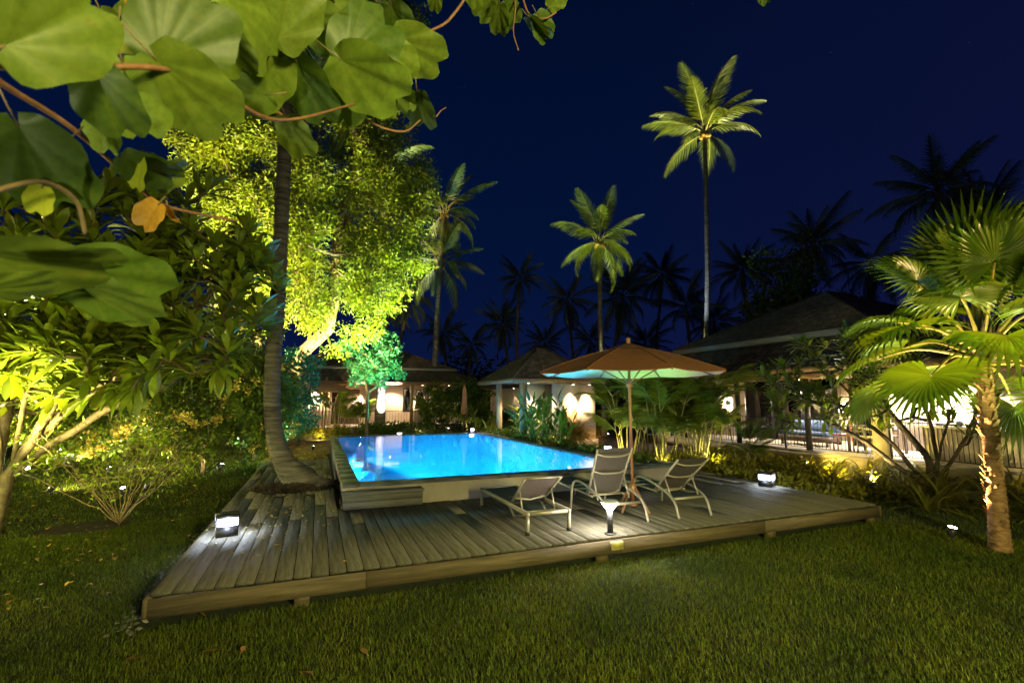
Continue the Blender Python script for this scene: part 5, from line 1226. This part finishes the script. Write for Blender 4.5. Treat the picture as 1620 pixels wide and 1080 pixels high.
BM = [bau_mesh(M['bau'], c, f) for c, f in ((.10, .15), (.22, .3), (.05, .45), (.3, .1))]
BM += [bau_mesh(M['baud'], c, f) for c, f in ((.12, .2), (.25, .35))]
BY = bau_mesh(M['bauy'], .12, .2); BO = bau_mesh(M['bauo'], .15, .5)
br = thing('leafy_branch', 'overhanging branch of large two lobed leaves close in front at the upper left', 'branch', tuple(D(60, 120, .6)))
def twig(pts, r0, r1, m='btwig'):
    P = bez([D(x, y, d) for x, y, d in pts], 8); MB().tube(P, list(np.linspace(r0, r1, len(P))), 6).build('twig', M[m], br, True)
twig([(-140, 96, .62), (0, 104, .62), (160, 106, .64), (250, 108, .66), (330, 130, .7), (440, 190, .8), (560, 165, 1.0)], .0042, .0022)
twig([(-60, 70, .8), (0, 130, .85), (110, 200, .95), (210, 285, 1.05), (260, 325, 1.15), (375, 350, 1.3)], .0045, .003)
twig([(240, -60, .9), (290, 0, .95), (330, 40, 1.05), (450, 185, 1.25), (545, 175, 1.3), (560, 110, 1.3)], .005, .0025)
twig([(560, 175, 1.2), (600, 200, 1.25), (640, 208, 1.3), (665, 190, 1.32)], .003, .002)
twig([(760, -40, 1.6), (720, 20, 1.6), (690, 45, 1.6), (600, 75, 1.5), (545, 110, 1.4)], .006, .004)
twig([(800, -40, 1.7), (815, 5, 1.7), (812, 50, 1.7), (820, 80, 1.7)], .0035, .002); twig([(820, -30, 1.7), (835, 20, 1.7), (860, 30, 1.7), (880, 20, 1.7)], .005, .003)
twig([(-60, 330, .7), (0, 300, .75), (70, 288, .8), (120, 318, .85), (135, 370, .9)], .003, .003, 'twig')
twig([(690, 185, 1.35), (698, 175, 1.36), (706, 170, 1.37)], .002, .001)
def leaf(px, py, d, size, ang, tilt=0., yaw_=0., m=None):
    """joint at (px,py); ang = direction of the midrib in the picture, degrees clockwise from right; tilt turns the blade out of the picture plane"""
    c = D(px, py, d); v = ray(px, py); v /= np.linalg.norm(v); rt = np.cross(v, (0, 0, 1.)); rt /= np.linalg.norm(rt); up = np.cross(rt, v)
    a = R(ang); x = rt*cos(a)-up*sin(a); x = x*cos(R(yaw_))+v*sin(R(yaw_)); x /= np.linalg.norm(x)
    z = -v-x*(x@-v); z /= np.linalg.norm(z); y = np.cross(z, x); t = R(tilt); y2 = y*cos(t)+z*sin(t); z2 = np.cross(x, y2)
    Mx = Matrix(((x[0], y2[0], z2[0]), (x[1], y2[1], z2[1]), (x[2], y2[2], z2[2])))
    o = place('leaf', m or random.choice(BM), br, tuple(c-np.array(br.location)), Mx.to_euler(), size*.80*d/F)
    e_ = c-x*size*d/F*.28-np.array((0, 0, -.002)); MB().tube([c, (c+e_)/2+z2*.002, e_], .0011 if d < 1.1 else .0014, 5).build('leaf_stalk', M['twig'], br, True)
# big near leaves (px of the joint, distance m, size px, direction)
LV = [(8, 72, .58, 175, -50, 10, 10), (248, 96, .66, 165, 35, 12, 8), (252, 92, .7, 175, -62, -10, 15), (150, 112, .64, 115, 62, 20, 10), (195, 104, .68, 120, 70, 5, 5), (118, 92, .7, 95, -8, 50, 20),
      (330, 20, .8, 120, 50, 30, 10), (360, 0, .85, 150, 35, -30, 20), (440, 60, .95, 140, -70, 20, 0), (440, 95, 1.0, 120, 120, -25, 10), (470, 100, 1.0, 130, 60, 35, 10), (540, 95, 1.05, 165, 25, 18, 15), (548, 92, 1.1, 155, -50, -12, 20), (560, 110, 1.15, 120, 100, 25, 0), (600, 70, 1.3, 105, 28, -20, 10), (628, 62, 1.35, 125, 22, 12, 10), (600, 120, 1.2, 90, 60, 25, 0), (520, 45, 1.2, 110, 185, 20, 10), (420, 150, 1.0, 110, 160, -30, 15), (455, 190, 1.15, 85, 60, 30, 15),
      (660, 148, 1.32, 95, 82, 28, 30), (655, 160, 1.35, 22, 110, 0, 0), (30, 200, .8, 150, 60, 20, 20), (100, 230, .85, 110, 120, 15, 10), (200, 250, 1.0, 90, 20, 35, 20), (225, 275, 1.05, 80, -20, 40, 30), (165, 175, .9, 70, 80, 40, 0),
      (120, 425, .75, 145, 15, 15, 15), (-50, 395, .65, 180, 6, 55, 10), (30, 415, .7, 125, -4, 60, 20), (118, 440, .75, 135, 30, 58, 10), (-40, 455, .65, 90, -5, 60, 0), (180, 430, .8, 60, -15, 50, 20),
      (780, -5, 1.7, 62, 130, 15, 15), (800, 5, 1.7, 60, 60, -10, 25), (790, 10, 1.7, 62, 92, 25, 10), (838, 28, 1.7, 68, 42, 60, 10), (850, 25, 1.7, 62, 60, -20, 10), (870, 10, 1.7, 50, -40, 20, 0), (690, -12, 1.6, 40, 100, 20, 0), (745, -30, 1.6, 55, 70, 0, 0), (1205, -12, 1.8, 26, 70, 10, 0), (1228, -14, 1.8, 18, 50, 10, 0),
      (130, 10, .9, 70, 120, 10, 10), (160, 20, .95, 70, 60, 20, 10), (100, 20, .9, 60, 70, 30, 0), (280, 10, 1.0, 80, 150, 20, 10), (230, 0, 1.0, 80, 100, -20, 10), (400, 20, 1.1, 100, -10, 30, 0), (480, 20, 1.1, 120, 20, 20, 0), (620, 10, 1.4, 90, 60, 20, 10), (560, 10, 1.3, 110, 100, -20, 0)]
for l_ in LV: leaf(*l_)
leaf(188, 40, .78, 75, 88, 8, 5, BY); leaf(250, 325, 1.1, 52, 118, 25, 10, BO); leaf(268, 328, 1.12, 30, 60, 65, 10, BO); leaf(215, 15, .9, 60, -60, 10, 0, BO); leaf(66, 298, .85, 42, 95, 20, 0, BY); leaf(222, 250, 1.0, 60, 96, 60, 10, BY)

# ================================================================== GARDEN LIGHTS
YE = (1, .78, .30); WA = (1, .62, .26); WH = (.85, .9, 1); GRN = (.72, 1, .35)
gs = garden_spot
gs((-.7, 10.9, 0), (.3, 15.5, 7), 13000, YE, 'spotlight on the lawn edge washing the big tree, hidden behind the leaning palm', 95)
gs((1.1, 14.2, 0), (1.4, 16.2, 5), 350, YE, 'spotlight beside the pool wall aimed up the curved limb of the big tree', 100)
gs((-3.6, 10.2, 0), (-2.0, 15.0, 8.5), 12000, YE, 'spotlight behind the blossom shrub aimed at the left of the big tree', 90)
gs((2.4, 13.75, 0), (4.2, 16, 8.5), 5500, (.75, 1, .4), 'greenish spotlight behind the far pool corner aimed at the right edge of the big tree', 80)
gs((1.35, 19.0, 0), (1.2, 20.5, .4), 60, YE, 'small spotlight among the yellow plants below the tan umbrella', 120)
gs((-1.05, 9.35, 0), (-1.5, 10.4, 1.6), 320, (1, .85, .4), 'small bright spotlight at the foot of the blossom shrub', 120)
gs((-7.25, 17.15, 0), (-4.2, 8.5, 2.3), 900, (.95, .95, .8), 'star bright spotlight on the far left lawn pointing towards the frangipani', 80, M['bulb'])
gs((-4.9, 5.6, 0), (-3.0, 6.5, 4.2), 160, (1, .86, .36), 'spotlight left of the large frangipani trunk', 70)
gs((-2.9, 2.0, 0), (-2.3, 5.8, 4.4), 2600, (1, .90, .34), 'added spotlight in the left lawn aimed up at the frangipani leaves', 52)  # added out of view to brighten the crown from below
gs((-2.2, 6.6, 0), (-2.6, 6.0, 3.2), 240, (1, .82, .34), 'spotlight behind the large frangipani trunk', 110)
gs((-4.2, 3.0, 0), (-2.4, 5.6, 4.2), 800, (1, .85, .35), 'spotlight at the left of the lawn aimed up into the frangipani crown', 55)
gs((-3.6, 7.4, 0), (-3.4, 10.2, 1.6), 260, (1, .86, .34), 'spotlight on the left lawn aimed at the outer blossom shrub', 110)
gs((-1.9, 6.9, 0), (-1.9, 10, 2.4), 300, (1, .80, .3), 'spotlight in the lawn behind the bare bush aimed at the blossom shrub', 100)
gs((-3.2, 10.6, 0), (-2.9, 14.2, 1.2), 160, (1, .9, .4), 'spotlight behind the blossom shrub lighting the loose shrub', 110)
gs((.1, 10.8, 0), (-.5, 12.6, 1.8), 110, (.65, 1, .6), 'spotlight beside the deck end lighting the bright green shrub', 110)
gs((4.15, 16.9, 0), (3.7, 18.0, 3.4), 900, (.04, 1, .72), 'turquoise spotlight under the small round tree beyond the pool', 90)
gs((4.45, 20.0, 0), (4.32, 21.4, 2.5), 9000, (.95, .9, 1), 'white spotlight on the ground aimed at the palm trunk beyond the pool', 46, blend=.35)
gs((9.12, -1.02, 0), tuple(fc+(0, 0, .35)), 560, (1, .64, .28), 'spotlight on the lawn at the foot of the fan palm', 85, M['bulb'])
gs((7.9, -3.0, 0), tuple(fc+(.1, 0, 1.2)), 260, (.95, 1, .34), 'spotlight in front of the fan palm aimed up into its leaves', 50)
gs((11.2, -2.6, 0), tuple(fc+(0, 0, 1.0)), 300, (.85, 1, .34), 'spotlight right of the fan palm', 80)
gs((12.1, 2.7, 0), (14.2, 4.0, .4), 320, (1, .78, .22), 'small round spotlight in the border in front of the yellow plinth', 140)
gs((13.9, 4.7, 0), (14.75, 3.5, .3), 160, (1, .72, .16), 'added spotlight close to the yellow plinth', 140)  # extra lamp, plants block the border spotlight from the plinth
gs((13.3, -.6, 0), (14.7, 1.6, .6), 120, (1, .78, .26), 'spotlight near the frangipani aimed at the villa corner', 130)
gs((11.9, 1.6, 0), (12.4, 2.3, 2.2), 220, (1, .82, .4), 'spotlight under the right frangipani crown', 110)
gs((9.2, 6.7, 0), (9.6, 8.2, 1.6), 260, (1, .85, .3), 'spotlight in front of the leftmost areca clump', 120)
gs((9.7, 5.4, 0), (10.3, 6.8, 1.3), 90, (1, .9, .35), 'spotlight in front of the middle areca clump', 120)
gs((11.2, 4.9, 0), (11.4, 6.3, 1.2), 60, (1, .9, .35), 'spotlight before the dark areca clump', 120)
gs((7.9, 7.6, .55), (7.9, 9.0, 1.0), 60, (1, .88, .4), 'spotlight in the planter in front of the big ginger clump', 120)
gs((8.6, 11.9, .4), (9.1, 12.9, .9), 60, (1, .88, .35), 'spotlight under the gingers between the pavilion posts', 120)
gs((4.45, 2.35, DT), (UX-.3, UY+.4, 2.5), 170, (.03, .62, 1), 'added cyan spotlight on the deck at the pool wall aimed at the umbrella underside', 48)  # extra lamp added, pool glow alone leaves the canopy underside dim
gs((6.75, 2.35, DT), (UX+.45, UY+.35, 2.4), 90, (.35, 1, .15), 'added green spotlight on the deck at the pool wall aimed at the umbrella underside', 52)  # added to tint the right half of the canopy underside
gs((18.4, 14.6, 0), tuple(T1+(0, 0, .6)), 19000, (1, .95, .42), 'narrow spotlight behind the villa aimed at the tallest palm crown', 30)
spot('palm_trunk_beam', (17.5, 13.9, 3.6), tuple(B1+(T1-B1)*.5), 1800, (.55, .75, 1), 40, .8, .05)
gs((14.6, 15.6, 0), tuple(T2), 7000, (.85, 1, .45), 'spotlight behind the pavilion aimed at the green lit palm', 34)
gs((8.4, 23.0, 0), tuple(T3), 260, (.8, 1, .55), 'weak spotlight under the crossing palms', 34)
gs((12.9, -4.0, 0), (17, -3.6, 1.2), 120, (.7, 1, .3), 'spotlight lighting the shrubs behind the fan palm', 110)
gs((3.4, 13.8, 0), (2.6, 15.8, 12), 11000, (.95, 1, .42), 'added tall throw spotlight behind the pool aimed at the top of the big tree', 60)  # extra lamp put in because the crown top stays dark
gs((-1.1, 9.9, 0), tuple(D(590, 90, 18.6)), 28000, (1, .9, .38), 'added narrow spotlight beside the blossom shrub aimed at the top of the big tree', 40)  # another added lamp, lifts the upper right of the crown
gs((-5.6, 11.2, 0), tuple(D(110, 400, 9.6)), 2600, (1, .9, .32), 'spotlight far behind the frangipani throwing light through its leaves', 60)
gs((-6.2, 8.4, 0), (-3.0, 7.4, 3.2), 2000, (1, .88, .32), 'spotlight at the far left behind the large frangipani', 95)
gs((5.4, 18.6, 0), (6.2, 18.2, .5), 25, (1, .85, .5), 'small spotlight by the clipped hedge', 130)
gs((8.2, 18.6, 0), (8.2, 19.1, .8), 25, (1, .9, .5), 'small spotlight at the foot of the closed umbrella', 130)
# stand-in lights out of view behind and beside the camera
gs((-.9, -5.1, 0), tuple(D(260, 200, .9)), 78, (.95, 1, .50), 'spotlight on the lawn beside the photographer lighting the overhanging leaves', 90)
gs((-4.4, 1.2, 0), (-2.2, 3.8, .2), 330, (.9, 1, .3), 'spotlight at the left lawn edge', 130)
gs((-2.3, -1.6, 0), (-2.9, 1.5, .0), 300, (1, .85, .25), 'spotlight low at the left end of the lawn', 120)
fl = thing('lawn_fill_light', 'added floodlight on an unseen post behind the photographer washing the front lawn', 'floodlight', (3.5, -9.5, 0))  # made-up post lamp standing in for unseen lawn lighting
MB().tube([(3.5, -9.5, 0), (3.5, -9.5, 3.0)], .03, 8).build('post', M['dark'], fl); MB().cbox((3.5, -9.45, 3.05), (.22, .1, .16)).build('housing', M['dark'], fl)
spot('flood_beam', (3.5, -9.36, 3.05), (4.0, .2, 0), 1700, (1, .92, .32), 100, 1.0, .5)
